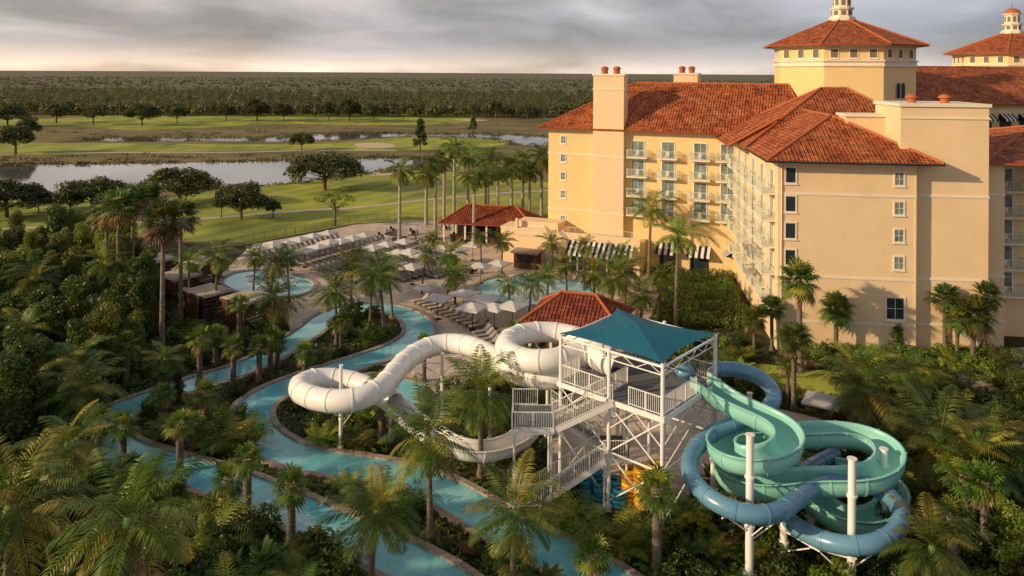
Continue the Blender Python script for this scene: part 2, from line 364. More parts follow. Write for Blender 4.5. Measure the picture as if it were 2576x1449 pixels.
pool(SP([(905,958),(950,945),(1050,965),(1100,990),(1080,1018),(1010,1015),(940,990)],True),M['pool'],'splash pool below the white slide')

# ------------------------------------------------------------------ foliage generators
def leafcloud(blobs,size,asp=.55,shell=.55,seed=0,jit=.7):
    r=np.random.default_rng(seed); out=[]
    for (c,rad,n) in blobs:
        d=r.normal(size=(n,3)); d/=np.linalg.norm(d,axis=1)[:,None]
        q=shell+(1.05-shell)*r.random((n,1))**.6
        p=np.array(c)+d*np.array(rad)*q
        nn=d+r.normal(size=(n,3))*jit; nn[:,2]+=.3; nn/=np.linalg.norm(nn,axis=1)[:,None]
        t1=np.cross(nn,r.normal(size=(n,3))); t1/=np.linalg.norm(t1,axis=1)[:,None]; t2=np.cross(nn,t1)
        s=size*(.6+.8*r.random((n,1)))
        out.append(np.stack([p+t1*s,p+t2*s*asp,p-t1*s,p-t2*s*asp],1))
    return np.concatenate(out)
def frond(az,el0,L,droop,nl,ll,w,r,base=(0,0,0)):
    p=Vector(base); n=nl; pts=[];tans=[]
    for i in range(n+1):
        t=i/n; el=el0-droop*t**1.3
        d=Vector((math.cos(az)*math.cos(el),math.sin(az)*math.cos(el),math.sin(el)))
        pts.append(p.copy());tans.append(d);p=p+d*(L/n)
    side=Vector((-math.sin(az),math.cos(az),0)); Q=[]
    for i in range(n):
        rw=.035*(1-i/n)+.01; Q.append([pts[i]-side*rw,pts[i]+side*rw,pts[i+1]+side*rw,pts[i+1]-side*rw])
    for i in range(max(2,int(n*.14)),n+1):
        t=i/n; ln=ll*(math.sin(math.pi*min(1,.18+t*.8))**.7)*(.88+.2*r.random())
        for sg in(-1,1):
            d=(tans[i]*.6+side*sg*(.85)+Vector((0,0,.12-.28*r.random()))).normalized()
            m=pts[i]+d*ln*.45; tip=pts[i]+d*ln-Vector((0,0,ln*.24))
            Q.append([pts[i],m+tans[i]*w,tip,m-tans[i]*w])
    return Q
def palmcrown(seed,nf,L,ll,elmax=80,drop=1.5,dry=0,nl=32,w=.05):
    r=random.Random(seed);Q=[];mi=[]
    for k in range(nf):
        t=k/nf; az=k*2.39996+r.uniform(-.3,.3); el=R(elmax-(elmax+38)*t**.9+r.uniform(-10,10))
        l=L*(.72+.28*math.sin(math.pi*min(1,t+.25)))*r.uniform(.82,1.1)
        q=frond(az,el,l,drop*r.uniform(.7,1.2)*(1-.35*t),nl,ll,w,r)
        Q+=q; mi+=[(2 if (dry and t>1-dry) else (1 if r.random()<.25 or t>.9 else 0))]*len(q)
    return np.array([[tuple(v) for v in q] for q in Q]),mi
def fancrown(seed,nf,pet,seg,dry=.15,nseg=16):
    r=random.Random(seed);Q=[];mi=[]
    for k in range(nf):
        t=k/nf; az=k*2.39996+r.uniform(-.25,.25); el=R(82-135*t+r.uniform(-8,8))
        d=Vector((math.cos(az)*math.cos(el),math.sin(az)*math.cos(el),math.sin(el)))
        side=Vector((-math.sin(az),math.cos(az),0)); up=side.cross(d)
        if up.z<0: up=-up
        c=d*pet*r.uniform(.8,1.15)-Vector((0,0,pet*.12)); q=[[side*.03,side*-.03,c-side*.03,c+side*.03]]
        for i in range(nseg):
            a=R(-118+236*i/(nseg-1)); sd=(d*math.cos(a)+side*math.sin(a)+up*.12*abs(math.sin(a))-Vector((0,0,.22))).normalized()
            ln=seg*r.uniform(.85,1.1)*(1-.25*abs(a)/2.1); pr=sd.cross(up).normalized()*seg*.075
            tip=c+sd*ln-Vector((0,0,ln*.2)); q.append([c,c+sd*ln*.55+pr,tip,c+sd*ln*.55-pr])
        Q+=q; mi+=[2 if t>1-dry else (1 if r.random()<.15 else 0)]*len(q)
    return np.array([[tuple(v) for v in q] for q in Q]),mi
def palm_template(kind,seed):
    r=random.Random(seed)
    root=empty('palm_tree'); lean=0
    if kind=='coco': lean=r.uniform(.2,1.1); rr=(.22,.12); tm='ptrunk'
    elif kind=='royal': rr=(.30,.2); tm='royal'; lean=0
    elif kind=='wash': rr=(.20,.13); tm='ptrunk'; lean=.15
    elif kind=='sabal': rr=(.19,.17); tm='ptrunk'; lean=.1
    else: rr=(.22,.22); tm='ptrunk'; lean=.0
    mb=MB(); path=[Vector((lean*(t/10)**1.6,0,t)) for t in np.linspace(0,10,24)]; n=9; vs=[];fs=[]
    for i,p in enumerate(path):
        t=i/23; q=rr[0]*(1-t)+rr[1]*t+(.12*max(0,1-t*8)); 
        if kind in('boot','sabal','wash'): q*=1+.14*(i%2)
        for j in range(n): a=2*math.pi*j/n+(i%2)*.35; vs.append(p+Vector((q*math.cos(a),q*math.sin(a),0)))
    for i in range(23):
        for j in range(n): fs.append((i*n+j,i*n+(j+1)%n,(i+1)*n+(j+1)%n,(i+1)*n+j))
    mb.add(vs,fs,0,True); mb.build('trunk',M[tm],root)
    ex=MB()
    if kind=='coco': Q,mi=palmcrown(seed,r.choice([22,26,29]),3.9,1.0,drop=r.uniform(1.35,1.7),dry=.06); ms=['palmleaf','palmleaf2','dryleaf','shaft']; ex.sphere((0,0,-.1),.3,3,8)
    elif kind=='royal': Q,mi=palmcrown(seed,19,3.7,1.1,elmax=78,drop=1.7,w=.07); ms=['palmleaf','palmleaf2','dryleaf','shaft']; ex.cyl((0,0,-1.4),(0,0,.2),.24,.13,10,3)
    elif kind=='wash': Q,mi=fancrown(seed,44,1.1,1.15,dry=.34,nseg=14); ms=['fan','palmleaf2','dryleaf','bark']; ex.cyl((0,0,-1.0),(0,0,.1),.35,.2,9,3)
    elif kind=='sabal': Q,mi=fancrown(seed,36,.85,1.0,dry=.12,nseg=15); ms=['fan','palmleaf2','dryleaf','bark']; ex.sphere((0,0,-.05),.24,3,8)
    elif kind=='boot': Q,mi=fancrown(seed,24,.6,.7,dry=.05,nseg=12); ms=['palmleaf','palmleaf2','dryleaf','ptrunk']; ex.cyl((0,0,-.7),(0,0,.05),.24,.32,9,3)
    me=quads_mesh('crown',Q,[M[k] for k in ms],mi,ex); c=link('crown',me,root)
    c.location=(lean,0,10); root['lean']=lean
    return root
PT={k:[palm_template(k,s+17*i) for i,s in enumerate(([3,8,21,33,41,52] if k=='coco' else [3,8,21] if k!='royal' else [5,9]))] for k in('coco','royal','wash','sabal','boot')}
PL={'coco':('coconut palm with arching feathery fronds and slim trunk','coconut palms in the resort garden'),'royal':('tall royal palm with smooth pale trunk','royal palms by the pool deck'),
'wash':('fan palm with dry skirt of old leaves','tall fan palms among the jungle planting'),'sabal':('sabal palm with round crown of fan leaves','sabal palms near the hotel'),'boot':('young cabbage palm with chunky patterned trunk','young cabbage palms along the lazy river')}
pc=0
def palm(kind,px,pyc,pyb,sc=1.0):
    global pc
    b=S(px,pyb); h=Zat(px,pyc,b.y)
    t=PT[kind][pc%len(PT[kind])]; pc+=1
    o=dup(t,TR(b,random.uniform(0,6.28)))
    tag(o,PL[kind][0],'palm tree',PL[kind][1])
    for c in o.children:
        if c.name.startswith('trunk'): c.scale=(sc,sc,h/10)
        else: c.location=(o['lean']*sc,0,h); c.scale=(sc,sc,sc*random.uniform(.85,1.15))
    return o
for a in [(1008,428,610),(1098,415,600),(1145,372,585),(1195,445,615),(1230,395,570),(1290,418,578),(1365,395,562),(1120,395,575),(1335,430,560),(1180,395,555),(1318,405,548),(1225,440,590),(1075,440,565),(1255,430,600)]: palm('royal',*a,sc=random.uniform(1.1,1.3))
for a in [(300,520,770),(410,555,900),(382,505,760),(458,540,800),(335,498,720),(272,530,740)]: palm('wash',*a,sc=1.35)
for a in [(545,645,800,.9),(680,670,775,.95),(695,745,860,1.1),(885,665,800,1),(850,730,865,1),(968,690,840,1.05),(935,700,810,.9),(990,670,800,.8),(1130,640,742,.8),(1148,692,770,.8),(1265,607,690,.75),(1395,612,685,.75),(1635,525,700,1.25),(1702,600,830,1.1),(1540,700,800,1),(1615,745,830,1),(1500,690,775,.9),(1575,680,780,.9),(1285,715,780,.7),(1335,712,790,.7),
          (1212,995,1205,1.1),(1085,1105,1350,1.05),(935,1285,1480,1.0),(1290,1300,1520,1.0),(205,985,1120,1.1),(2205,975,1130,1.3),(2150,930,1060,1),(2380,1110,1290,1.2),(2440,1160,1330,1),(280,660,820,.9),(200,900,1050,.9),(300,1290,1640,1.3),(20,1270,1600,1.3),(90,700,850,1),(640,650,760,.7),(150,1120,1320,1.0),(2300,940,1060,.9),(2520,1130,1300,1.1),(1660,690,790,.8),(1560,640,745,.7),(1470,620,700,.6),(430,900,1010,.7),(60,830,960,1),(730,650,760,.8),(2330,1370,1540,.85),(480,660,770,.8),(1090,600,700,.6),(1430,670,770,.8),(1380,690,790,.7),(1065,640,740,.6),(1215,600,690,.6)]:
    palm('coco',*a)
for a in [(1945,770,885,1),(2015,705,935,1.35),(2105,775,905,1.25),(2000,850,1030,1.1),(1900,800,900,.9),(1985,905,1015,.8),(2380,745,900,1.2),(2450,790,920,1.3),(2410,800,915,1.0),(2480,740,905,1.1),(860,810,880,.8)]: palm('sabal',*a)
for a in [(965,965,1105,1.2),(455,1065,1190),(320,865,975,1.1),(520,985,1105),(505,850,965),(590,870,965),(605,762,880),(655,868,960),(683,850,935),(770,885,955),(312,1070,1190),(330,1180,1260),(575,1205,1300),(625,1155,1315),(735,1222,1372,1.05),(1655,1230,1450,1.1),(1495,1395,1500),(60,985,1100),(150,915,1010),(2430,1200,1390,1.1),(2482,1215,1400,1.1),(2400,1300,1470),(490,1070,1140),(1070,860,960,.8),(410,990,1070),(1300,1400,1490),(250,1060,1190),(700,860,925),(545,840,920)]: palm('boot',a[0],a[1],a[2],(a[3] if len(a)>3 else 1)*1.15)

# broad trees
def tree_template(name,kind,seed):
    r=random.Random(seed); root=empty('tree'); mb=MB()
    if kind=='oak': Ht=8;W=4.3;nb=38;z0=.28;leaf=.24;lm='oak';npb=220;br=(1.55,1.45)
    elif kind=='round': Ht=7;W=2.9;nb=28;z0=.34;leaf=.22;lm='oak';npb=200;br=(1.35,1.25)
    elif kind=='cone': Ht=10;W=2.6;nb=26;z0=.2;leaf=.26;lm='leaf';npb=110;br=(1.1,1.0)
    elif kind=='sparse': Ht=8;W=4.2;nb=26;z0=.4;leaf=.2;lm='light';npb=60;br=(1.0,.7)
    else: Ht=8;W=2.6;nb=30;z0=.1;leaf=.15;lm='leaf' if kind=='jungle' else 'light';npb=260;br=(1.0,1.0)
    mb.cyl((0,0,0),(0,0,Ht*z0),.28,.2,8,0); mb.cyl((0,0,Ht*z0),(.2,.1,Ht*.7),.2,.08,8,0)
    blobs=[]
    for i in range(nb):
        t=(i+.5)/nb; a=i*2.4+r.uniform(-.4,.4)
        if kind in('cone',): z=Ht*(z0+(.97-z0)*t); rad=W*(1-t)**.8*r.uniform(.4,1)
        elif kind in('jungle','bright'): z=Ht*(z0+(.97-z0)*t); rad=W*(1-t*.6)*r.uniform(.2,1)
        else: q=r.random()**.5; rad=W*q; z=Ht*(z0+.1+(.86-z0)*(1-q*q)**.5*r.uniform(.25,1.0))
        c=(rad*math.cos(a),rad*math.sin(a),z); k=r.uniform(.6,1.2); blobs.append((c,(br[0]*k,br[0]*k,br[1]*k*.8),int(npb*k*k)))
        if i%3==0: mb.cyl((0,0,Ht*z0*r.uniform(.8,1.1)),c,.11,.03,5,0)
    mb.build('trunk',M['bark'],root)
    me=quads_mesh('crown',leafcloud(blobs,leaf,.55,.3,seed),[M[lm]]); link('crown',me,root)
    root['h']=Ht; return root
TT={k:[tree_template('tree',k,s) for s in ss] for k,ss in dict(oak=[1,2,3,15],round=[4,5,16],cone=[6],sparse=[7],jungle=[8,9,10,14],bright=[11,12]).items()}
TL={'oak':('spreading live oak on the fairway grass','live oaks on the golf course'),'round':('rounded dark oak on the fairway edge','rounded oaks on the golf course'),'cone':('tall conical cypress at the lake edge','cypress trees by the lake'),'sparse':('open airy tree with thin light foliage','airy trees'),'jungle':('dense dark broadleaf tree in the jungle planting','dense trees beside the lazy river'),'bright':('sunlit light green leafy tree','light green trees at the garden edge')}
tc_=0
def tree(kind,p,h,ws=1.0):
    global tc_
    t=TT[kind][tc_%len(TT[kind])]; tc_+=1; s=h/t['h']
    o=dup(t,Matrix.Translation(p)@Matrix.Rotation(random.uniform(0,6.28),4,'Z')@Matrix.Diagonal((s*ws,s*ws*random.uniform(.85,1.15),s,1)))
    return tag(o,TL[kind][0],'tree',TL[kind][1])
def treepx(kind,px,pytop,pyb,ws=1): b=S(px,pyb); return tree(kind,b,Zat(px,pytop,b.y),ws)
for a in [('oak',820,378,478,1.65),('oak',610,452,552,1.05),('round',560,470,548,.5),('oak',455,418,515,1.5),('oak',235,442,533,1.6),('sparse',846,462,568,.9),('oak',20,455,548,1.5),('round',42,315,387,1.3),('round',75,290,358,.9),('round',238,265,314,1.15),('round',145,260,309,1.25),('oak',360,260,316,1.3),('round',448,268,309,1.05),('round',572,264,305,1.1),('oak',650,248,304,1.05),('oak',716,260,306,1.0),('oak',762,330,378,1.15),('round',830,254,302,1.0),('oak',882,248,305,1.0),('oak',943,259,307,1.05),('cone',1060,298,380,.9),('cone',1193,288,333,1.0),('oak',22,260,318,1.3),('round',180,465,542,.9),('oak',-40,440,520,1),('sparse',2440,900,1010,.9),('oak',100,465,532,.8),('round',1250,255,300,1.1),('oak',1330,262,305,1.1),('round',690,500,548,.9)]:
    treepx(*a)
J=P([(-250,640),(240,610),(350,650),(380,760),(400,840),(320,930),(190,1010),(130,1100),(40,1230),(-250,1350)])
xs=[p.x for p in J];ys=[p.y for p in J]; cnt=0;placed=[]
while cnt<115:
    x=random.uniform(min(xs),max(xs));y=random.uniform(min(ys),max(ys))
    if not inpoly(x,y,J) or x<-.74*y: continue
    if any((x-a)**2+(y-b)**2<6 for a,b in placed):
        if random.random()<.97: continue
    placed.append((x,y)); cnt+=1
    far=y>100
    tree('bright' if (far and random.random()<.6) or random.random()<.22 else 'jungle',Vector((x,y,0)),random.uniform(4.0,8) if far else random.uniform(4,8.5),random.uniform(.75,1.1))
for a in [(2350,1180,3.5),(2450,1260,4),(2540,1200,5),(2560,1330,5),(2500,1400,4),(2330,1380,3),(2560,1450,4),(2280,1480,3),(2260,900,3.5),(2560,1050,4),(60,1420,3.5),(-60,1380,5),(160,1480,3),(10,1500,4),(1780,1330,2.2),(1720,1440,2.2),(100,1250,3.5),(190,1300,3),(230,1020,3),(450,1010,2.6),(560,1110,2.8),(610,1100,2.6),(850,1090,2.0),(900,830,2.4),(450,1290,3),(520,1400,2.6),(2300,880,2.6)]:
    tree('jungle' if random.random()<.7 else 'bright',S(a[0],a[1]),a[2])
# shrubs
def shrub_template(kind,seed):
    r=random.Random(seed)
    if kind=='round':
        bl=[((r.uniform(-.8,.8),r.uniform(-.8,.8),r.uniform(.3,.9)),(.6,.6,.5),120) for _ in range(9)]
        me=quads_mesh('shrub',leafcloud(bl,.11,.55,.4,seed),[M['leaf']])
    elif kind=='light':
        bl=[((r.uniform(-.7,.7),r.uniform(-.7,.7),r.uniform(.3,1.0)),(.5,.5,.45),110) for _ in range(9)]
        me=quads_mesh('shrub',leafcloud(bl,.10,.5,.4,seed),[M['hedge']])
    elif kind=='red':
        bl=[((r.uniform(-.6,.6),r.uniform(-.6,.6),r.uniform(.2,.6)),(.4,.4,.35),90) for _ in range(7)]
        me=quads_mesh('shrub',leafcloud(bl,.11,.45,.4,seed),[M['redleaf']])
    elif kind=='areca':
        Q=[];mi=[]
        for k in range(26):
            q=frond(k*2.4,R(r.uniform(45,85)),r.uniform(1.6,2.6),1.5,16,.55,.035,r,(r.uniform(-.4,.4),r.uniform(-.4,.4),0)); Q+=q; mi+=[1 if r.random()<.3 else 0]*len(q)
        me=quads_mesh('shrub',np.array([[tuple(v) for v in q] for q in Q]),[M['palmleaf'],M['palmleaf2']],mi)
    else:
        Q=[]
        for k in range(14):
            az=k*2.4;p=Vector((r.uniform(-.25,.25),r.uniform(-.25,.25),0));el=R(r.uniform(60,88));L=r.uniform(1.4,2.4);n=8;side=Vector((-math.sin(az),math.cos(az),0));pr=None
            for i in range(n+1):
                t=i/n;e=el-1.0*t**2;d=Vector((math.cos(az)*math.cos(e),math.sin(az)*math.cos(e),math.sin(e)))
                w=.02 if t<.35 else .24*math.sin(math.pi*(t-.35)/.68)+.02
                cur=(p-side*w,p+side*w)
                if pr: Q.append([pr[0],pr[1],cur[1],cur[0]])
                pr=cur;p=p+d*L/n
        me=quads_mesh('shrub',np.array([[tuple(v) for v in q] for q in Q]),[M['hedge']])
    o=link('shrub',me); return o
SL={'round':'low dense dark green shrub in the planting bed','light':'bright green leafy shrub in the planting bed','red':'low reddish ornamental shrub','areca':'clumping areca palm shrub with feathery fronds','banana':'bird of paradise plant with broad paddle leaves'}
ST={k:[shrub_template(k,s) for s in ss] for k,ss in dict(round=[31,32,33],light=[34,35],red=[36],areca=[37,38],banana=[39,40]).items()}
AO=Vector((28.9,81.8,0)); MA=Matrix.Translation(AO)@Matrix.Rotation(R(-8),4,'Z'); MAi=MA.inverted()
ringc=S(1560,1290); hz_=P([(1660,685),(1880,685),(1890,850),(1690,850)]); chp=[S(a,b,z) for a,b,z in [(1000,1020,3.5),(1050,1065,3.0),(1110,1110,2.6),(1170,1135,2.3),(1240,1140,2.0),(1300,1118,1.7),(1335,1085,1.4)]]
def blocked(x,y,m=0):
    if np.min((rivA[:,0]-x)**2+(rivA[:,1]-y)**2)<(RW/2+.75+m)**2: return True
    if inpoly(x,y,deckpts) or inpoly(x,y,deck2) or inpoly(x,y,lawn4): return True
    q=MAi@Vector((x,y,0))
    if q.x>-1.5-m and q.x<40 and q.y>-.8-m: return True
    c=S(1010,985)
    if (x-c.x)**2/9+(y-c.y)**2/9<1.5: return True
    if m>0:
        if (x-ringc.x)**2+(y-ringc.y)**2<14: return True
        if inpoly(x,y,hz_): return True
        for c in chp:
            if (x-c.x)**2+(y-c.y+1.2)**2<5: return True
    return False
def shrub(k,x,y,sc):
    o=dup(random.choice(ST[k]),TR((x,y,0),random.uniform(0,6.28),sc)); tag(o,SL[k],'shrub','shrubs in the resort planting beds' if k!='areca' else 'areca palm shrubs')
for px,py,sc in [(580,1140,1.7),(630,1120,1.5),(545,1100,1.5),(1440,1330,1.3),(1540,1390,1.4),(1400,1290,1.2),(1610,1380,1.3),(1370,1260,1.1),(820,1120,1.1),(900,1130,1.1),(2180,1060,1.4),(2250,1130,1.5),(1830,930,1.1),(2330,1000,1.4),(2290,1250,1.5),(2420,1060,1.4),(120,1180,1.6),(180,1230,1.6),(380,1300,1.5),(560,1370,1.5),(2360,1300,1.5),(200,1090,1.5),(440,1100,1.3)]:
    p=S(px,py); shrub('areca',p.x,p.y,sc)
sp=[];n=0;tries=0
while n<268 and tries<20000:
    tries+=1
    y=42+ (118-42)*random.random()**1.25; x=random.uniform(-.70,.71)*y
    if blocked(x,y,.35) or inpoly(x,y,J): continue
    if x<-25 and y>105: continue
    if any((x-a)**2+(y-b)**2<2.6 for a,b in sp): continue
    sp.append((x,y)); n+=1
    k=random.choices(['round','light','red','areca','banana'],[42,28,5,16,11])[0]
    shrub(k,x,y,random.uniform(.75,1.5)*(1.0 if k in('round','light') else .85))
# ground cover stuff
pts=[]
while len(pts)<52000:
    y=40+(125-40)*random.random()**1.5; x=random.uniform(-.74,.76)*y
    if x<-25 and y>112: continue
    if blocked(x,y,-.2): continue
    pts.append((x,y))
pts=np.array(pts); n=len(pts); hz=.1+.45*rng.random(n)*(0.5+0.5*np.sin(pts[:,0]*.9)*np.cos(pts[:,1]*.7))
c=np.column_stack([pts,hz]); nn=rng.normal(size=(n,3))*.6+np.array([0,0,1]); nn/=np.linalg.norm(nn,axis=1)[:,None]
t1=np.cross(nn,rng.normal(size=(n,3)));t1/=np.linalg.norm(t1,axis=1)[:,None];t2=np.cross(nn,t1); s=.12+.18*rng.random((n,1))
o=link('ground_cover_plants',quads_mesh('ground_cover_plants',np.stack([c+t1*s,c+t2*s*.55,c-t1*s,c-t2*s*.55],1),[M['leaf']])); tag(o,'low leafy ground cover over the planting beds','ground cover',kind='stuff')
# forest
Q=[];nt_=9000
for i in range(nt_):
    y=500+ (2300-500)*random.random()**1.7; x=random.uniform(-.76,.5)*y
    h=random.uniform(10.5,13.5) if y>560 else random.uniform(5,13); w=random.uniform(3,5.5)
    Q.append(leafcloud([((x,y,h*.6),(w,w,h*.42),44 if y<750 else (22 if y<1000 else 10))],.85 if y<750 else (1.4 if y<1000 else 2.8),.7,.3,i,.12))
mbf=MB()
for i in range(260):
    y=random.uniform(498,540);x=random.uniform(-.7,.5)*y; mbf.cyl((x,y,0),(x,y,9),.3,.2,4,1,cap=False)
o=link('forest',quads_mesh('forest',np.concatenate(Q),[M['forest'],M['bark']],None,mbf)); tag(o,'wide pine forest reaching the horizon','forest',kind='stuff')
ny,nx=150,300; vs=[];fs=[]
for j in range(ny):
    y=850*(14000/850)**(j/(ny-1))
    for i in range(nx): vs.append((y*(-.9+1.8*i/(nx-1))*1.0+random.uniform(-2,2),y,(0 if j==0 else 9+random.random()*1.6+1.0*math.sin(i*.11+j*.7)*min(1,j/20)+ (0 if random.random()>.01 else 2.5))))
for j in range(ny-1):
    for i in range(nx-1): a=j*nx+i; fs.append((a,a+1,a+nx+1,a+nx))
mbq=MB(); mbq.add(vs,fs,0,True); o=mbq.build('forest',M['farforest']); tag(o,'distant forest canopy at the horizon','forest',kind='stuff')
# reeds round lakes
Q=[]
for L in (lake1,lake2):
    for p in L:
        for k in range(7):
            d=(random.uniform(-9,9),random.uniform(-1.5,4)); h=random.uniform(.3,.9)
            if not inpoly(p.x+d[0],p.y+d[1],L): Q.append(leafcloud([((p.x+d[0],p.y+d[1],h*.5),(2.2,1.2,h),18)],.3,.5,.2,random.randrange(9999)))
for i in range(160):
    p=S(random.uniform(-100,1350),random.choice([random.uniform(312,345),random.uniform(388,405)])); h=random.uniform(.3,.9)
    if not (inpoly(p.x,p.y,lake1) or inpoly(p.x,p.y,lake2) or inpoly(p.x,p.y,lawn3) or inpoly(p.x,p.y,lawn2)): Q.append(leafcloud([((p.x,p.y,h*.4),(3.5,2,h),22)],.4,.5,.2,i))
o=link('reeds',quads_mesh('reeds',np.concatenate(Q),[M['reed']])); tag(o,'brown and green reeds fringing the lakes','reeds',kind='stuff')
# hedges
hd=leafcloud([((x,.35*math.sin(x*1.3),.7),(.75,.7,.75),520) for x in np.arange(-3.3,3.4,.95)],.09,.55,.7,5,.4)
ht=link('hedge',quads_mesh('hedge',hd,[M['hedge']]))
for i,(px,py) in enumerate([(1770,703),(1762,722),(1772,743),(1764,766),(1776,793),(1768,824)]):
    o=dup(ht,TR(S(px,py),R(-4),1.12+.04*i)); tag(o,'clipped green hedge row beside the hotel','hedge','clipped hedge rows by the hotel')
for px,py in [(2120,905),(2230,908),(2360,910),(2460,905)]:
    o=dup(ht,TR(S(px,py),R(-8),1.1)); tag(o,'clipped hedge at the foot of the hotel wall','hedge','clipped hedges at the hotel wall')
bpy.data.objects.remove(ht)
for D in(PT,TT,ST):
    for L in D.values():
        for t in L:
            for c in list(t.children): bpy.data.objects.remove(c)
            bpy.data.objects.remove(t)

# ------------------------------------------------------------------ hotel
hotel=empty('hotel_building',Matrix.Translation(AO)); tag(hotel,'yellow stucco resort hotel with terracotta tile roofs','hotel')
HI=Matrix.Translation(-AO)
MBm=Matrix.Translation((5.96,121.8,0))@Matrix.Rotation(R(-22),4,'Z')
def part(mb,name,m,Fm,parent=None,T=Matrix()): return mb.build(name,m,parent or hotel,(HI if parent is None else Matrix())@Fm@T)
def roofmesh(name,polys,m,Fm,edges=(),parent=None,rel=None):
    me=bpy.data.meshes.new(name); vs=[];fs=[];uvs=[]
    for pl in polys:
        pl=[Vector(p) for p in pl]; nrm=(pl[1]-pl[0]).cross(pl[2]-pl[0]).normalized()
        if nrm.z<0: pl=pl[::-1]; nrm=-nrm
        e=Vector((0,0,1)).cross(nrm).normalized(); sl=nrm.cross(e)
        fs.append(tuple(range(len(vs),len(vs)+len(pl))))
        for p in pl: vs.append(tuple(p)); uvs.append((p.dot(e),p.dot(sl)))
    me.from_pydata(vs,[],fs); uvl=me.uv_layers.new(name='UVMap')
    for k,l in enumerate(me.loops): uvl.data[k].uv=uvs[l.vertex_index]
    me.materials.append(m); me.materials.append(M['terra']); me.update()
    o=link(name,me,parent or hotel,rel if rel is not None else HI@Fm)
    sm=o.modifiers.new('s','SOLIDIFY'); sm.thickness=.22; sm.offset=-1; sm.material_offset=1; sm.material_offset_rim=1
    if edges:
        mb=MB()
        for a,b in edges: mb.cyl(Vector(a)+Vector((0,0,.02)),Vector(b)+Vector((0,0,.02)),.17,n=7)
        mb.build('ridge_tiles',M['terra'],o)
    return o
def hip(u0,u1,v0,v1,ze,zr,ra,rb):
    a,b,c,d=(u0,v0,ze),(u1,v0,ze),(u1,v1,ze),(u0,v1,ze); ra=(*ra,zr);rb=(*rb,zr)
    if abs(ra[0]-rb[0])>=abs(ra[1]-rb[1]): pol=[[a,b,rb,ra],[b,c,rb],[c,d,ra,rb],[d,a,ra]]; ed=[(a,ra),(d,ra),(b,rb),(c,rb),(ra,rb)]
    else: pol=[[a,b,ra],[b,c,rb,ra],[c,d,rb],[d,a,ra,rb]]; ed=[(a,ra),(b,ra),(c,rb),(d,rb),(ra,rb)]
    return pol,ed
I=Matrix()
part(MB().box(0,14,0,34,0,20.6),'wall',M['stucco'],MA)
part(MB().box(12.8,21.6,1.0,9,0,26.6),'wall',M['stucco'],MA)
part(MB().box(12.6,21.8,.8,9.2,26.6,26.95),'cornice',M['cream'],MA)
part(MB().box(12.7,21.7,.9,1,25.3,25.5),'trim_band',M['cream'],MA)
part(MB().box(8.6,12.79,5.8,9,18,25.2),'wall',M['stucco'],MA); part(MB().box(8.4,12.79,5.6,9.2,25.2,25.5),'cornice',M['cream'],MA)
part(MB().box(21.61,24.2,3.2,30,0,20.6),'wall',M['stucco'],MA)
part(MB().box(24.21,44,9,32,0,20.6),'wall',M['stucco'],MA)
part(MB().box(14,26,9.01,33.9,0,20.5),'wall',M['stucco'],MA)
for z in(17.1,8.25,3.4):
    part(MB().box(-.07,14.07,-.07,-.0,z-.13,z+.13).box(-.07,0,0,30,z-.13,z+.13),'trim_band',M['cream'],MA)
    part(MB().box(14.07,21.67,.93,1.0,z-.13,z+.13).box(21.6,21.67,1.0,3.13,z-.13,z+.13).box(21.68,24.27,3.13,3.2,z-.13,z+.13),'trim_band',M['cream'],MA)
part(MB().box(-.12,14.12,-.12,0,20.2,20.55).box(-.12,0,.0,32,20.2,20.55),'cornice',M['cream'],MA)
part(MB().box(13.9,14.07,-.05,.9,0,20.2),'corner_trim',M['stucco'],MA)
pol,ed=hip(-1.4,16.2,-1.5,20,20.8,25.2,(7.4,7.4),(7.4,20)); pol=[pol[0],pol[1],pol[3]]; roofmesh('roof',pol,M['tile'],MA,[ed[0],ed[1],ed[4]])
pol,ed=hip(-1.5,25,12,37,20.9,28.1,(10.6,24.5),(14,24.5)); roofmesh('roof',pol,M['tile'],MA,ed)
roofmesh('roof',[[(-2.9,17,20.55),(-2.9,33,20.55),(3.4,33,24.2),(3.4,17,24.2)]],M['tile'],MA,[((-2.9,17,20.55),(3.4,17,24.2))])
pol,ed=hip(21.7,46,2.2,33,20.6,23.6,(33,16),(33.5,18)); roofmesh('roof',pol,M['tile'],MA,ed)
part(MB().cyl((-1.45,-1.6,20.66),(16.25,-1.6,20.66),.1,n=6),'gutter',M['dark'],MA)
part(MB().cyl((-1.5,-1.55,20.66),(-1.5,12,20.66),.1,n=6),'gutter',M['dark'],MA)
part(MB().cyl((.35,-.12,0),(.35,-.12,20.3),.07,n=6),'downpipe',M['cream'],MA)
part(MB().box(0,36,0,18,0,21.0),'wall',M['stucco2'],MBm)
pol,ed=hip(-1.4,40,-1.4,19.5,21.2,28.4,(12.1,9),(36,9)); roofmesh('roof',pol,M['tile'],MBm,ed)
for z in(17.1,8.25):
    part(MB().box(-.07,7.7,-.07,0,z-.13,z+.13).box(-.07,0,0,18,z-.13,z+.13),'trim_band',M['cream'],MBm)
    part(MB().box(7.7-.07,12.67,-1.27,-1.2,z-.13,z+.13),'trim_band',M['cream'],MBm)
part(MB().box(-.12,7.7,-.12,0,20.6,20.95),'cornice',M['cream'],MBm)
part(MB().box(12.6,29,-.12,0,20.6,20.95),'cornice',M['cream'],MBm)
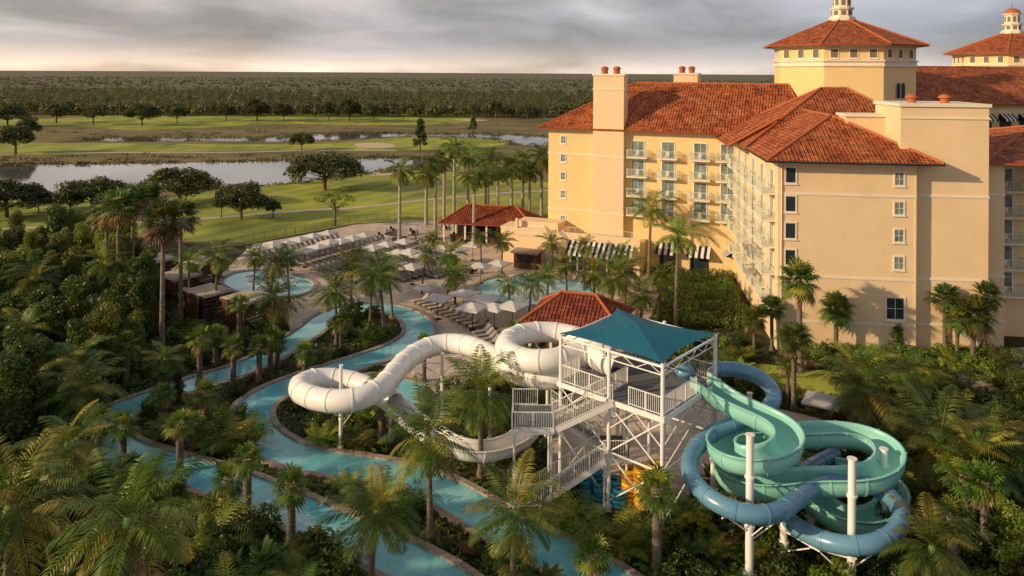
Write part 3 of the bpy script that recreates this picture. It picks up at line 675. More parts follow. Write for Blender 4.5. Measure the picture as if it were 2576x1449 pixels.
def chimney(Fm,u0,u1,v0,v1,z0,z1):
    c=part(MB().box(u0,u1,v0,v1,z0,z1),'chimney',M['stucco'],Fm)
    mb=MB().box(u0-.15,u1+.15,v0-.15,v1+.15,z1,z1+.3); mb.build('cornice',M['cream'],c)
    MB().box(u0-.1,u1+.1,v0-.1,v1+.1,z1-2.2,z1-2.0).build('trim_band',M['cream'],c)
    for t in(.3,.7):
        p=MB(); x=u0+(u1-u0)*t;y=(v0+v1)/2; p.cyl((x,y,z1+.3),(x,y,z1+1.0),.5,.5,12).cyl((x,y,z1+1.0),(x,y,z1+1.2),.68,.6,12).sphere((x,y,z1+1.2),.55,n=10,half=True,zs=.5)
        p.build('chimney_pot',M['terra'],c)
chimney(MBm,7.75,12.6,-1.2,1.5,0,29.6)
chimney(MBm,17.5,21.5,14,17,20,29.8)
for x in(14.8,18.2): part(MB().cyl((x,3.5,26.95),(x,3.5,27.5),.45,.45,12).cyl((x,3.5,27.5),(x,3.5,27.7),.7,.62,12).sphere((x,3.5,27.7),.55,n=10,half=True,zs=.4),'roof_vent',M['terra'],MA)
part(MB().box(-6,16,-5,-.01,0,4.6).box(-6.1,16.1,-5.12,-4.85,4.6,5.5).box(-6.5,4,-4.2,-.02,4.6,5.6).box(-4,3,-3.4,-.03,5.6,6.5).box(-3.9,-3.5,-4.6,-4,5.5,7.0).box(2.6,3.2,-4.6,-4,5.5,6.8),'terrace_podium',M['stucco'],MBm)
part(MB().box(-6.2,16.2,-5.2,-4.78,5.5,5.62),'trim_band',M['cream'],MBm)
part(MB().rail([(4.2,-3.6,4.6),(16,-3.6,4.6)],1.6,1.5,.3,.04),'railing',M['rail'],MBm)
for a,b,v in((5.5,15,-5),(18,20.4,0),(22.6,25.3,0)): part(MB().box(a,b,v-.06,v,.1,2.8),'glass_front',M['glass'],MBm)
for u in(6.4,8.7,11,13.4): part(MB().box(u,u+.25,-5.16,-5.07,0,2.9),'pillar',M['cream'],MBm)
def awning(Fm,u0,u1,v,zt,zb,out,rot=0):
    mb=MB();w=.42;n=max(2,round((u1-u0)/w));w=(u1-u0)/n
    for i in range(n):
        a=u0+i*w;b=a+w
        mb.add([(a,v-out,zb),(b,v-out,zb),(b,v,zt),(a,v,zt),(a,v-out,zb-.3),(b,v-out,zb-.3)],[(0,1,2,3),(4,5,1,0)],i%2)
    mb.add([(u0,v-out,zb),(u0,v,zt),(u0,v,zb-.05)],[(0,1,2)],0); mb.add([(u1,v-out,zb),(u1,v,zt),(u1,v,zb-.05)],[(0,1,2)],0)
    part(mb,'awning',[M['navy'],M['wcloth']],Fm,T=Matrix.Rotation(rot,4,'Z'))
awning(MBm,5.2,15.2,-5.02,4.5,3.0,2.2); awning(MBm,17.6,20.7,-.02,4.3,3.1,1.6); awning(MBm,22.2,25.6,-.02,4.3,3.1,1.6)
awning(MA@Matrix.Rotation(R(-90),4,'Z'),-30.5,-27,-.02,5.0,3.6,1.8)
def win_template(w,h,gl,mull=True,fw=.13,fm='cream'):
    mb=MB(); a=w/2;b=h/2
    mb.box(-a-fw,-a,-.08,0,-b-fw,b+fw).box(a,a+fw,-.08,0,-b-fw,b+fw).box(-a,a,-.08,0,b,b+fw).box(-a,a,-.08,0,-b-fw,-b).box(-a-fw-.06,a+fw+.06,-.14,0,-b-fw-.1,-b-fw)
    if mull: mb.box(-.02,.02,-.05,-.02,-b,b).box(-a,-.02,-.05,-.02,-.02,.02).box(.02,a,-.05,-.02,-.02,.02)
    o=mb.build('window',M[fm],hotel); MB().box(-a,a,-.02,0,-b,b).build('glass',M[gl],o); return o
W1=win_template(1.0,1.6,'glass',False,.16); W2=win_template(.85,1.25,'curtain',True,.17,'cream'); W3=win_template(1.7,2.2,'glass',True,.2); WT=win_template(1.1,1.35,'louver',False,.12,'white'); W4=win_template(.75,1.1,'curtain',True,.13,'white')
FL=Matrix.Rotation(R(-90),4,'Z')
def put(t,Fm,u,v,z,rot=None): return dup(t,HI@Fm@Matrix.Translation((u,v,z))@(rot or I))
for i,z in enumerate((19.1,16.0,13.1,10.2)):
    put(W1,MA,1.3,0,z); put(W2,MA,12.35,0,z-.15)
put(W3,MA,12.0,0,5.2)
for z in(19.3,16.4,13.5,10.6,6.6): put(W4,MBm,2.5,0,z)
def balc_template(w,d):
    o=MB().box(-w/2,w/2,-d,0,-.22,0).build('balcony',M['cream'],hotel)
    e=.05; MB().rail([(-w/2+e,0,0),(-w/2+e,-d+e,0),(w/2-e,-d+e,0),(w/2-e,0,0)],1.1,1.4,.13,.035,pr=.017).build('railing',M['rail'],o)
    MB().box(-.9,.9,-.03,0,.05,2.35).build('glass_door',M['curtain'],o)
    f=.12; MB().box(-.9-f,-.9,-.09,0,0,2.35+f).box(.9,.9+f,-.09,0,0,2.35+f).box(-.9,.9,-.09,0,2.35,2.35+f).box(-.025,.025,-.06,-.03,.05,2.35).build('frame',M['white'],o)
    c=MB().box(-.25,.25,-.9,-.45,.35,.42).box(-.25,.25,-.5,-.45,.42,.9)
    for x in(-.22,.22):
        for y in(-.87,-.48): c.box(x-.02,x+.02,y-.02,y+.02,0,.35)
    c.build('chair',M['white'],o)
    return o
B1=balc_template(3.1,1.3)
for u in(14.6,19.2,24.0,27.9):
    for z in(17.2,14.25,11.3,8.35): put(B1,MBm,u,0,z)
B2=balc_template(3.6,1.5)
for v in(3.2,9,14.8,20.6,26):
    for z in(16.9,13.95,11.0,8.05,5.0): put(B2,MA,0,v,z,FL)
for u in(26.8,31):
    for z in(16.9,13.95,11,8.05,5): put(B2,MA,u,9,z)
for t in(W1,W2,W3,W4,B1,B2):
    for c in list(t.children): bpy.data.objects.remove(c)
    bpy.data.objects.remove(t)
# towers
def tower(cx,cy):
    rot=R(22.5-14); T=Matrix.Translation((cx,cy,0))
    def octp(r,z,n=8): return [(r*math.cos(rot+2*math.pi*i/n),r*math.sin(rot+2*math.pi*i/n),z) for i in range(n)]
    def prism(mb,r0,z0,r1,z1,n=8):
        a=octp(r0,z0,n);b=octp(r1,z1,n); mb.add(a+b,[(i,(i+1)%n,n+(i+1)%n,n+i) for i in range(n)]+[tuple(range(n,2*n)),tuple(range(n-1,-1,-1))]); return mb
    tw=prism(MB(),11.6,0,11.6,35.0).build('tower',M['stucco2'],hotel,HI@T)
    cb=prism(MB(),11.85,31.3,11.85,31.6); prism(cb,11.75,31.6,11.75,32.1); prism(cb,12.0,32.1,12.0,32.35); cb.build('cornice',M['cream'],tw)
    prism(MB(),11.8,34.4,12.3,34.95).build('cornice',M['cream'],tw)
    e=octp(13.6,34.9); ap=(0,0,40.2); roofmesh('roof',[[e[i],e[(i+1)%8],ap] for i in range(8)],M['tile'],I,[(e[i],ap) for i in range(8)],tw,I)
    cu=prism(MB(),2.2,39.3,2.2,40.0); prism(cu,1.75,40.0,1.75,41.3); prism(cu,2.0,41.3,2.1,41.6); prism(cu,1.5,41.6,1.5,43.6); prism(cu,1.8,43.6,1.9,43.9)
    cu.build('cupola',M['cream'],tw)
    for i in range(8):
        a=rot+math.pi/8+i*math.pi/4
        if math.sin(a)>.3: continue
        m=Matrix.Rotation(a,4,'Z'); MB().box(1.35,1.42,-.32,.32,42.0,43.2,0,m).build('louvre',M['louver'],tw); MB().box(1.6,1.65,-.4,.4,40.3,41.1,0,m).build('louvre',M['louver'],tw)
    MB().sphere((0,0,43.9),1.65,n=16,half=True,zs=.75).cyl((0,0,45.1),(0,0,46.2),.08).build('dome',M['terra'],tw)
    ap_=11.6*math.cos(math.pi/8)
    for i in range(8):
        a=rot+math.pi/8+i*math.pi/4
        if math.sin(a)>.3: continue
        for k in(-2.9,0,2.9):
            m=Matrix.Rotation(a+math.pi/2,4,'Z')@Matrix.Translation((k,-ap_-.02,33.4))
            o=WT.copy(); coll.objects.link(o); o.parent=tw; o.matrix_basis=m
            for c in WT.children: 
                d=c.copy(); coll.objects.link(d); d.parent=o
    return tw
t1_=tower(57.6,132); tower(112.5,170)
for c in list(WT.children): bpy.data.objects.remove(c)
bpy.data.objects.remove(WT)
def arched(x,w,h): return [(x-w/2,0,0),(x+w/2,0,0)]+[(x+w/2*math.cos(math.pi*i/8),0,h+w/2*math.sin(math.pi*i/8)) for i in range(9)]
bestm=None
for i in range(8):
    a=R(22.5-14)+math.pi/8+i*math.pi/4; x=57.6+10.7*math.cos(a); y=132+10.7*math.sin(a); px=1288+1900*x/y
    if y<132 and abs(px-2247)<(1e9 if bestm is None else bestm[0]): bestm=(abs(px-2247),a)
m=Matrix.Translation((57.6,132,0))@Matrix.Rotation(bestm[1]+math.pi/2,4,'Z')@Matrix.Translation((0,-11.6*math.cos(math.pi/8)-.02,26.2))
for x in(-.65,.65):
    v=arched(x,1.0,2.0); MB().add([(p[0],-.12,p[2]) for p in v],[tuple(range(len(v)))]).build('arched_window',M['glass'],hotel,HI@m)
    v=arched(x,1.26,2.05); MB().add([(p[0],-.06,p[2]-.1) for p in v],[tuple(range(len(v)))]).build('window_surround',M['cream'],hotel,HI@m)
ME=Matrix.Translation((66,134,0))@Matrix.Rotation(R(8),4,'Z')
part(MB().box(0,80,0,24,0,24.6),'wall',M['stucco2'],ME)
pol,ed=hip(-4,84,-1.5,26,24.8,31.6,(4,12),(76,12)); roofmesh('roof',pol,M['tile'],ME,ed)
for u in(16,20,24,28,32): awning(ME,u-1.4,u+1.4,-.02,23.0,22.0,1.4)
part(MB().box(14,36,-.1,-0.0,18.5,19.0),'trim_band',M['cream'],ME); part(MB().box(14,36,-.1,0,23.3,23.8),'trim_band',M['cream'],ME)
for u in(16,20,24,28,32): part(MB().box(u-1.2,u+1.2,-.04,0,19.1,22.0),'window',M['glass'],ME)

# ------------------------------------------------------------------ pavilions
def pavilion(name,c,rz,L,W,ze,zr,label,m='tile2'):
    root=empty(name,TR(c,rz)); tag(root,label,'pavilion')
    pol,ed=hip(-L/2,L/2,-W/2,W/2,ze,zr,(-L/2+W*.45,0),(L/2-W*.45,0))
    roofmesh('roof',pol,M[m],I,ed,root,I)
    for i in range(5):
        x=-L/2+.8+(L-1.6)*i/4
        for y in(-W/2+.8,W/2-.8): MB().box(x-.15,x+.15,y-.15,y+.15,0,ze-.25).build('column',M['cream'],root)
    MB().box(-L/2+1.6,L/2-1.6,-W/2+1.8,-W/2+2.3,0,1.1).box(-L/2+1.5,L/2-1.5,-W/2+1.6,-W/2+2.5,1.1,1.18).build('bar_counter',M['wood'],root)
    MB().box(-L/2+1.5,L/2-1.5,W/2-2.2,W/2-1.8,0,ze-.3).build('back_wall',M['dark'],root)
pavilion('pool_bar',(-3.5,135,0),R(-12),17,9,3.6,6.2,'open pool bar with dark red tiled hip roof')
pavilion('pool_pavilion',(7.6,84.0,0),R(-18),11.0,8,3.1,5.5,'small pavilion with red tiled hip roof by the play pool')
cab=empty('cabana')
MB().box(-2.1,2.1,-1.8,1.8,2.7,2.95).box(-1.9,1.9,-1.6,1.6,2.95,3.0).build('roof',[M['lfabric']],cab)
sl=MB()
for i in range(12): sl.box(-1.9,1.9,1.62,1.68,.1+i*.21,.24+i*.21); sl.box(-1.9,-1.84,-1.6,1.6,.1+i*.21,.24+i*.21)
for x in(-1.9,1.78):
    for y in(-1.65,1.55): sl.box(x,x+.12,y,y+.12,0,2.7)
for i in range(6): sl.box(1.84,1.9,-1.6,1.6,.1+i*.42,.26+i*.42)
for i in range(12): sl.box(-1.9,1.0,-1.68,-1.64,.1+i*.21,.24+i*.21)
sl.box(-2.12,2.12,-1.82,-1.8,2.6,2.9); sl.build('slatted_wall',M['wood'],cab)
MB().box(-1.2,1.2,.2,1.4,.2,.55).box(-1.2,1.2,1.2,1.45,.55,1.0).build('daybed',M['wcloth'],cab)
for px,py in [(395,705),(448,752),(524,795),(622,815),(500,712)]: tag(dup(cab,TR(S(px,py),R(-35),1.1)),'dark slatted wood cabana with pale flat roof','cabana','cabanas beside the pool')
for c in list(cab.children): bpy.data.objects.remove(c)
bpy.data.objects.remove(cab)
um=empty('umbrella')
w=1.35; top=(0,0,3.0); c4=[(-w,-w,2.5),(w,-w,2.5),(w,w,2.5),(-w,w,2.5)]; c5=[(x,y,2.36) for x,y,z in c4]
MB().add(c4+[top],[(0,1,4),(1,2,4),(2,3,4),(3,0,4)]).add(c4+c5,[(4,5,1,0),(5,6,2,1),(6,7,3,2),(7,4,0,3)]).build('canopy',M['ucloth'],um)
mb=MB().cyl((0,0,0),(0,0,3.1),.035,n=6).cyl((0,0,0),(0,0,.12),.4,.35,12)
for x,y,z in c4: mb.cyl((0,0,2.4),(x*.95,y*.95,2.47),.015,n=4)
mb.build('pole',M['dark'],um)
UM=[(655,622),(690,614),(725,607),(757,600),(790,592),(828,581),(735,635),(770,628),(805,617),(833,609),(862,605),(890,599),(920,591),(940,622),(975,612),(1005,630),(1035,633),(1065,642),(1000,656),(1040,667),(1120,622),(1150,630),(1192,612),(1212,665),(1257,659),(1080,717),(1105,747),(1170,736),(1192,772),(1225,750),(1247,768),(1292,768),(470,672),(482,657),(1020,605),(1130,712),(2072,1003)]
for i,(px,py) in enumerate(UM): 
    o=tag(dup(um,TR(S(px,py,2.75)-Vector((0,0,2.75)),R(-30+random.uniform(-8,8)),random.uniform(.98,1.1))),'square pale grey pool umbrella on the deck','umbrella','pale umbrellas around the pools')
def lounger_t(cm):
    lo=empty('sun_lounger')
    mb=MB().box(-.33,-.28,-.95,.95,.26,.32).box(.28,.33,-.95,.95,.26,.32)
    for x in(-.33,.28):
        for y in(-.8,.6): mb.box(x,x+.05,y,y+.05,0,.26)
    mb.build('frame',M['dark'],lo)
    MB().box(-.3,.3,-.95,.3,.33,.43).build('seat_cushion',M[cm],lo)
    MB().box(-.3,.3,0,.85,0,.1,0,Matrix.Translation((0,.31,.34))@Matrix.Rotation(R(38),4,'X')).build('backrest',M[cm],lo)
    return lo
L1=lounger_t('cushion'); L2=lounger_t('lfabric'); d=Vector((.52,.85,0)).normalized()
for px,py,n in [(662,655,16),(690,668,17),(725,668,18),(760,668,18),(800,682,17),(835,682,17),(868,680,18),(912,692,16),(960,700,15),(1010,708,12),(1040,700,10),(1090,700,8)]:
    b=S(px,py)
    for i in range(n):
        p=b+d*i*1.15+Vector((random.uniform(-.1,.1),random.uniform(-.1,.1),0)); 
        tag(dup(L1,TR(p,math.atan2(d.y,d.x)+random.uniform(-.06,.06),1.12)),'taupe cushioned sun lounger in a row','sun lounger','rows of sun loungers on the deck')
a=S(1062,762);b=S(1205,826)
for i in range(11): tag(dup(L2,TR(a.lerp(b,i/10),R(-60),1.15)),'beige sun lounger beside the lazy river','sun lounger','beige loungers by the river')
a=S(1215,842);b=S(1245,880)
for i in range(5): tag(dup(L1,TR(a.lerp(b,i/4),R(-60),1.15)),'taupe sun lounger near the white slide','sun lounger','rows of sun loungers on the deck')
for t in(L1,L2,um):
    for c in list(t.children): bpy.data.objects.remove(c)
    bpy.data.objects.remove(t)
ds=empty('round_table')
MB().cyl((0,0,.7),(0,0,.75),.5,n=16).build('table_top',M['wood'],ds)
MB().cyl((0,0,0),(0,0,.7),.05).cyl((0,0,0),(0,0,.04),.25,n=12).build('table_base',M['dark'],ds)
mb=MB().box(-.24,.24,-.24,.24,.4,.47).box(-.24,.24,.2,.24,.47,.95)
for x in(-.22,.18):
    for y in(-.22,.18): mb.box(x,x+.04,y,y+.04,0,.4)
ch=mb.build('dining_chair',M['dark'])
for px,py in [(960,600),(1040,590),(1080,608),(1150,600),(1120,578),(990,585),(1170,615),(1080,640),(1110,665),(1185,690),(1150,700)]:
    b=S(px,py); tag(dup(ds,TR(b)),'round dark outdoor dining table','table','outdoor tables on the deck')
    for k in range(4): tag(dup(ch,TR(b+Vector((math.cos(k*1.57+.4),math.sin(k*1.57+.4),0))*.85,k*1.57+.4-R(90))),'dark outdoor dining chair at a round table','chair','outdoor dining chairs')
for c in list(ds.children): bpy.data.objects.remove(c)
bpy.data.objects.remove(ds); bpy.data.objects.remove(ch)
for px,py in [(1022,612),(1005,598)]:
    L=[S(px,py)+Vector((math.cos(t),math.sin(t),0))*2.2 for t in np.linspace(.4,5.8,24)]
    o=MB().sweep(L,[(-.4,0),(.4,0),(.4,.8),(.2,.8),(.2,.42),(-.4,.42)],sm=False).build('curved_bench',M['cushion']); tag(o,'curved fire pit bench with taupe cushions','bench','curved benches')
def fence(pts,label):
    o=MB().rail([S(*p) for p in pts],1.2,2,.2,.03,pr=.015).build('fence',M['dark']); tag(o,label,'fence')
fence([(560,625),(640,606),(820,574),(900,556),(1080,550)],'black metal picket fence behind the pool deck')
fence([(1375,672),(1470,690)],'black metal picket fence near the play pool')
fence([(1860,975),(2000,1005),(2100,1035),(2260,1075)],'black metal picket fence by the slide path')
for px,py,cm in[(1290,742,'white'),(1320,735,'bluevinyl'),(1345,745,'white')]:
    c=S(px,py); L=[c+Vector((1.3*math.cos(t),.3*math.sin(t*2),2.6*math.sin(t))) for t in np.linspace(.02,3.12,18)]
    mb=MB()
    for q,r_ in zip(L[:-1],L[1:]): mb.cyl(q,r_,.09,n=7)
    mb.cyl(L[9],L[9]+Vector((0,0,-.4)),.25,.1,10)
    o=mb.build('water_play_arch',M[cm]); tag(o,'curved spray arch standing in the play pool','water toy','spray arches')
kiosk=empty('kiosk',TR(S(1330,672),R(-20))); tag(kiosk,'small dark wood towel kiosk with flat roof','kiosk')
MB().box(-1.8,1.8,-1.3,1.3,0,2.4).build('body',M['wood'],kiosk); MB().box(-2.2,2.2,-1.8,1.7,2.4,2.65).build('roof',M['coping'],kiosk); MB().box(-1.3,1.3,-1.33,-1.3,1.0,2.1).build('opening',M['dark'],kiosk)

# ------------------------------------------------------------------ slides
def circ(r,n=22): return [(r*math.cos(2*math.pi*i/n),r*math.sin(2*math.pi*i/n)) for i in range(n)]
def flume(r,th=.06,n=12,a0=168,a1=372,d=1.0,lip=.13):
    o=[(r*math.cos(R(a0+(a1-a0)*i/n)),d*r*math.sin(R(a0+(a1-a0)*i/n))) for i in range(n+1)]
    q=[((r-th)*math.cos(R(a1+(a0-a1)*i/n)),d*(r-th)*math.sin(R(a1+(a0-a1)*i/n))) for i in range(n+1)]
    e=o[-1];s=o[0]
    return o+[(e[0]+lip,e[1]),(e[0]+lip,e[1]+.06),(q[0][0],e[1]+.06)]+q[1:-1]+[(q[-1][0],s[1]+.06),(s[0]-lip,s[1]+.06),(s[0]-lip,s[1])]
def slide(name,W,m,prof,label,cat,fl=1.9,part_name='tube',tube=True):
    path=resample(smooth(resample(cr([S(a,b,z) for a,b,z in W],12),.25),5,2),.25)
    root=empty(name,Matrix.Translation((path[0].x,path[0].y,0))); tag(root,label,cat); inv=Matrix.Translation((-path[0].x,-path[0].y,0))
    mb=MB(); mb.sweep(path,prof,caps=False); 
    k=int(fl/.25)
    big=[(x*1.055,y*1.055) for x,y in prof] if tube else [(x*1.035,y*1.05-.01) for x,y in prof]
    for i in range(k//2,len(path)-1,k):
        t=(path[i+1]-path[i]).normalized()*.06; mb.sweep([path[i]-t,path[i]+t],big,sm=False)
    mb.build(part_name,m,root,inv); return root,inv,path
WH=[(1540,900,8.5),(1490,884,8.4),(1430,898,8.3),(1365,912,8.2),(1300,900,8.0),(1272,868,7.8),(1305,842,7.6),(1370,833,7.5),(1440,842,7.35),(1490,868,7.2),(1500,905,7.0),(1465,938,6.8),(1400,953,6.6),(1320,945,6.4),(1258,908,6.25),(1200,874,6.1),(1130,862,5.9),(1065,878,5.7),(1010,920,5.5),(975,965,5.3),(930,998,5.1),(860,1012,4.9),(785,1000,4.7),(748,975,4.5),(785,953,4.3),(860,953,4.1),(940,978,3.9),(1000,1020,3.5)]
ws,winv,wpath=slide('tube_slide',WH,M['whiteslide'],circ(.86),'white enclosed tube waterslide looping over the river','waterslide')
WH2=[(1000,1020,3.5),(1050,1062,3.1),(1110,1102,2.8),(1170,1125,2.6),(1240,1128,2.4),(1300,1108,2.2),(1335,1078,2.0),(1330,1050,1.8)]
p2=resample(cr([wpath[-1]]+[S(a,b,z) for a,b,z in WH2[1:]],12),.25)
fp=flume(.88,.07,14)
mb=MB().sweep(p2,fp,caps=False)
for i in range(5,len(p2)-1,8):
    t=(p2[i+1]-p2[i]).normalized()*.06; mb.sweep([p2[i]-t,p2[i]+t],[(x*1.05,y*1.05) for x,y in fp],sm=False)
mb.build('open_chute',M['whiteslide'],ws,winv)
def supports(root,inv,posts,r=.14):
    for (x,y,zt,arms) in posts:
        mb=MB().cyl((x,y,0),(x,y,zt),r,r*.9,14).cyl((x,y,0),(x,y,.3),r*2.2,r*1.6,12).cyl((x,y,zt),(x,y,zt+.06),r*1.15,r*1.15,12)
        for z in(zt*.35,zt*.7): mb.cyl((x,y,z),(x,y,z+.12),r*1.25,n=14)
        for q in arms:
            q=Vector(q); h=min(zt-.3,q.z-.2); mb.cyl((x,y,h),q,.06,n=6); mb.cyl((x,y,h-1.3),Vector((x,y,h-1.3)).lerp(q,.72)+Vector((0,0,.2)),.045,n=6)
        mb.build('support_post',M['white'],root,inv)
def post_at(px,pyt,pyb,path,na=3,rmax=4.5,dz=0):
    b=S(px,pyb); zt=Zat(px,pyt,b.y); arms=[];used=[]
    for q in sorted(path,key=lambda q:(q.x-b.x)**2+(q.y-b.y)**2):
        if q.z-1<zt and (Vector((q.x-b.x,q.y-b.y))).length<rmax and all((q-u).length>2.6 for u in used): used.append(q); arms.append((q.x,q.y,q.z-.75+dz))
        if len(arms)>=na: break
    return (b.x,b.y,zt,arms)
supports(ws,winv,[post_at(860,920,1130,wpath),post_at(1115,890,1050,wpath,3,6),post_at(985,1000,1105,wpath,2),post_at(1380,900,1100,wpath),post_at(1235,960,1110,wpath,2,5)],.15)
BL=[(1788,930,7.9),(1850,925,7.7),(1915,945,7.4),(1958,990,7.0),(1940,1030,6.6),(1880,1055,6.2),(1800,1085,5.8),(1740,1140,5.4),(1738,1205,5.1),(1795,1262,4.9),(1880,1298,4.7),(1965,1292,4.5),(2012,1250,4.3),(2060,1222,4.1),(2140,1208,3.9),(2225,1228,3.7),(2275,1280,3.5),(2262,1340,3.2),(2180,1378,2.9),(2080,1365,2.6),(1995,1320,2.3),(1965,1270,2.0),(1985,1215,1.7),(2050,1170,1.3),(2110,1140,1.0)]
bs,binv,bpath=slide('tube_slide',BL,M['blueslide'],circ(.54),'blue enclosed tube waterslide with two wide loops','waterslide')
TE=[(1762,955,7.9),(1800,985,7.6),(1850,1020,7.3),(1920,1045,7.0),(1985,1080,6.7),(1998,1120,6.5),(1955,1150,6.35),(1890,1160,6.2),(1830,1148,6.05),(1808,1118,5.9),(1840,1092,5.75),(1910,1086,5.6),(1990,1092,5.45),(2060,1090,5.35),(2140,1088,5.2),(2220,1110,5.05),(2250,1150,4.9),(2225,1192,4.75),(2140,1210,4.6),(2050,1205,4.4),(1980,1215,4.2),(1900,1222,4.0),(1835,1200,3.8),(1830,1162,3.6),(1890,1148,3.4),(1970,1170,3.1),(2030,1230,2.8),(2090,1295,2.4),(2180,1315,2.1),(2245,1285,1.8),(2250,1230,1.5),(2180,1190,1.2),(2100,1180,1.0)]
ts,tinv,tpath=slide('open_slide',TE,M['tealslide'],flume(.9,.06,14,158,382,1.08),'teal open flume waterslide spiralling down','waterslide',fl=2.2,part_name='flume',tube=False)
supports(ts,tinv,[post_at(1888,1095,1450,tpath+bpath,4,5.5),post_at(2145,1155,1470,tpath+bpath,4,5.5),post_at(2042,1235,1345,tpath,2),post_at(1975,1300,1400,bpath,2),post_at(2225,1130,1330,tpath,2)],.25)
supports(bs,binv,[post_at(1888,990,1180,bpath,2),post_at(1797,1000,1240,bpath,2)],.2)
# tower
C=Vector((10,49.5,0));e1=Vector((.66,.751,0));e2=Vector((-.751,.66,0))
TM=Matrix(((e1.x,e2.x,0,C.x),(e1.y,e2.y,0,C.y),(0,0,1,0),(0,0,0,1)))
st=empty('slide_tower',TM); tag(st,'white steel waterslide tower with teal shade canopy','slide tower')
A=7.5;B=8.4;zf=7.5
for x,y in [(0,0),(A,0),(0,B),(A,B),(0,B/2),(A,B/2)]:
    MB().cyl((x,y,0),(x,y,11.0),.15,.14,12).cyl((x,y,0),(x,y,.25),.35,.3,12).build('post',M['white'],st)
for x,y in [(2.5,2.5),(5,6)]: MB().cyl((x,y,0),(x,y,zf-.3),.12,n=10).build('post',M['white'],st)
MB().box(-.1,A+.1,-.1,B+.1,zf-.12,zf).build('platform_floor',M['grey'],st)
fb=MB().box(-.2,A+.2,-.22,-.1,zf-.32,zf+.03).box(-.2,A+.2,B+.1,B+.22,zf-.32,zf+.03).box(-.22,-.1,-.1,B+.1,zf-.32,zf+.03).box(A+.1,A+.22,-.1,B+.1,zf-.32,zf+.03)
for t in(.25,.5,.75): fb.box(A*t-.08,A*t+.08,-.1,B+.1,zf-.34,zf-.14)
fb.build('edge_beam',M['white'],st)
br=MB()
for (a,b) in [((0,0),(A,0)),((0,0),(0,B/2)),((0,B/2),(0,B)),((A,0),(A,B/2)),((A,B/2),(A,B)),((0,B),(A,B))]:
    mid=((a[0]+b[0])/2,(a[1]+b[1])/2)
    for z0,z1 in((.4,3.8),(3.8,7.1)):
        br.cyl((*a,z0),(*b,z1),.06,n=6).cyl((*b,z0),(*a,z1),.06,n=6)
    br.cyl((*a,3.8),(*b,3.8),.08,n=6)
    br.cyl((*a,5.4),(*mid,7.1),.05,n=6).cyl((*b,5.4),(*mid,7.1),.05,n=6)
br.cyl((0,0,7.1),(A,B,3.8),.05,n=6).cyl((A,0,7.1),(0,B,3.8),.05,n=6)
br.build('bracing',M['white'],st)
top=MB()
for a,b in[((0,0),(A,0)),((A,0),(A,B)),((A,B),(0,B)),((0,B),(0,0))]: top.cyl((*a,10.75),(*b,10.75),.09,n=8); top.cyl((*a,10.2),(*b,10.2),.045,n=6)
for k in range(8):
    for a,b in[((0,0),(A,0)),((A,0),(A,B)),((0,B),(0,0))]:
        t=k/8;q=(k+1)/8; pa=(a[0]+(b[0]-a[0])*t,a[1]+(b[1]-a[1])*t);pb=(a[0]+(b[0]-a[0])*q,a[1]+(b[1]-a[1])*q); top.cyl((*pa,10.75 if k%2 else 10.2),(*pb,10.2 if k%2 else 10.75),.03,n=4)
top.build('canopy_frame',M['white'],st)
n=16;vs=[];fs=[]
for i in range(n+1):
    for j in range(n+1):
        u=i/n*2-1;v=j/n*2-1; mx=max(abs(u),abs(v)); z=10.92+.75*(1-mx)**1.1+.12*abs(u*v)
        vs.append((A/2+u*(A/2+.1)*(1-.14*(1-v*v)*mx),B/2+v*(B/2+.1)*(1-.14*(1-u*u)*mx),z))
for i in range(n):
    for j in range(n): a=i*(n+1)+j; fs.append((a,a+n+1,a+n+2,a+1))
MB().add(vs,fs,0,False).build('canopy',M['tealcloth'],st)
z=zf
for L in ([(0,B*.55,z),(0,B,z),(A*.3,B,z)],[(0,2.6,z),(0,0,z),(A*.62,0,z)],[(A*.85,0,z),(A,0,z),(A,B*.25,z)],[(A,B*.6,z),(A,B,z),(A*.7,B,z)],[(0,B*.55,z),(3.0,B*.55,z)]):
    MB().rail(L,1.25,1.4,.15,.04,pr=.016).build('railing',M['white'],st)
STi=TM.inverted()
MB().sweep([STi@S(1565,922,8.1),STi@S(1500,888,8.4)],circ(1.15),sm=True,caps=False).build('start_tub',M['whiteslide'],st)
q=STi@S(1725,935,zf+.3); MB().sphere(q,.75,n=12,zs=.8,half=True).cyl(q,q+Vector((0,0,-.3)),.75,.6,14).build('start_tub',M['blueslide'],st)
def flight(p0,p1,w,n):
    p0=Vector(p0);p1=Vector(p1);d=p1-p0;h=Vector((d.x,d.y,0)).normalized();s=Vector((h.y,-h.x,0))*w/2
    mb=MB(); rr=MB()
    for sg in(-1,1):
        a=p0+s*sg;b=p1+s*sg; mb.sweep([a,b],[(-.04,-.3),(.04,-.3),(.04,.02),(-.04,.02)],sm=False)
        rr.rail([a,b],1.2,1.4,.16,.04,pr=.016)
    for i in range(n):
        p=p0+d*((i+.5)/n); q=h*.16
        vs=[p-s-q,p+s-q,p+s+q,p-s+q]; lo=[v-Vector((0,0,.05)) for v in vs]
        mb.add(vs+lo,[(0,1,2,3),(7,6,5,4),(0,4,5,1),(1,5,6,2),(2,6,7,3),(3,7,4,0)],1)
    o=mb.build('stair',[M['white'],M['cushion']],st,STi); rr.build('handrail',M['white'],o); return o
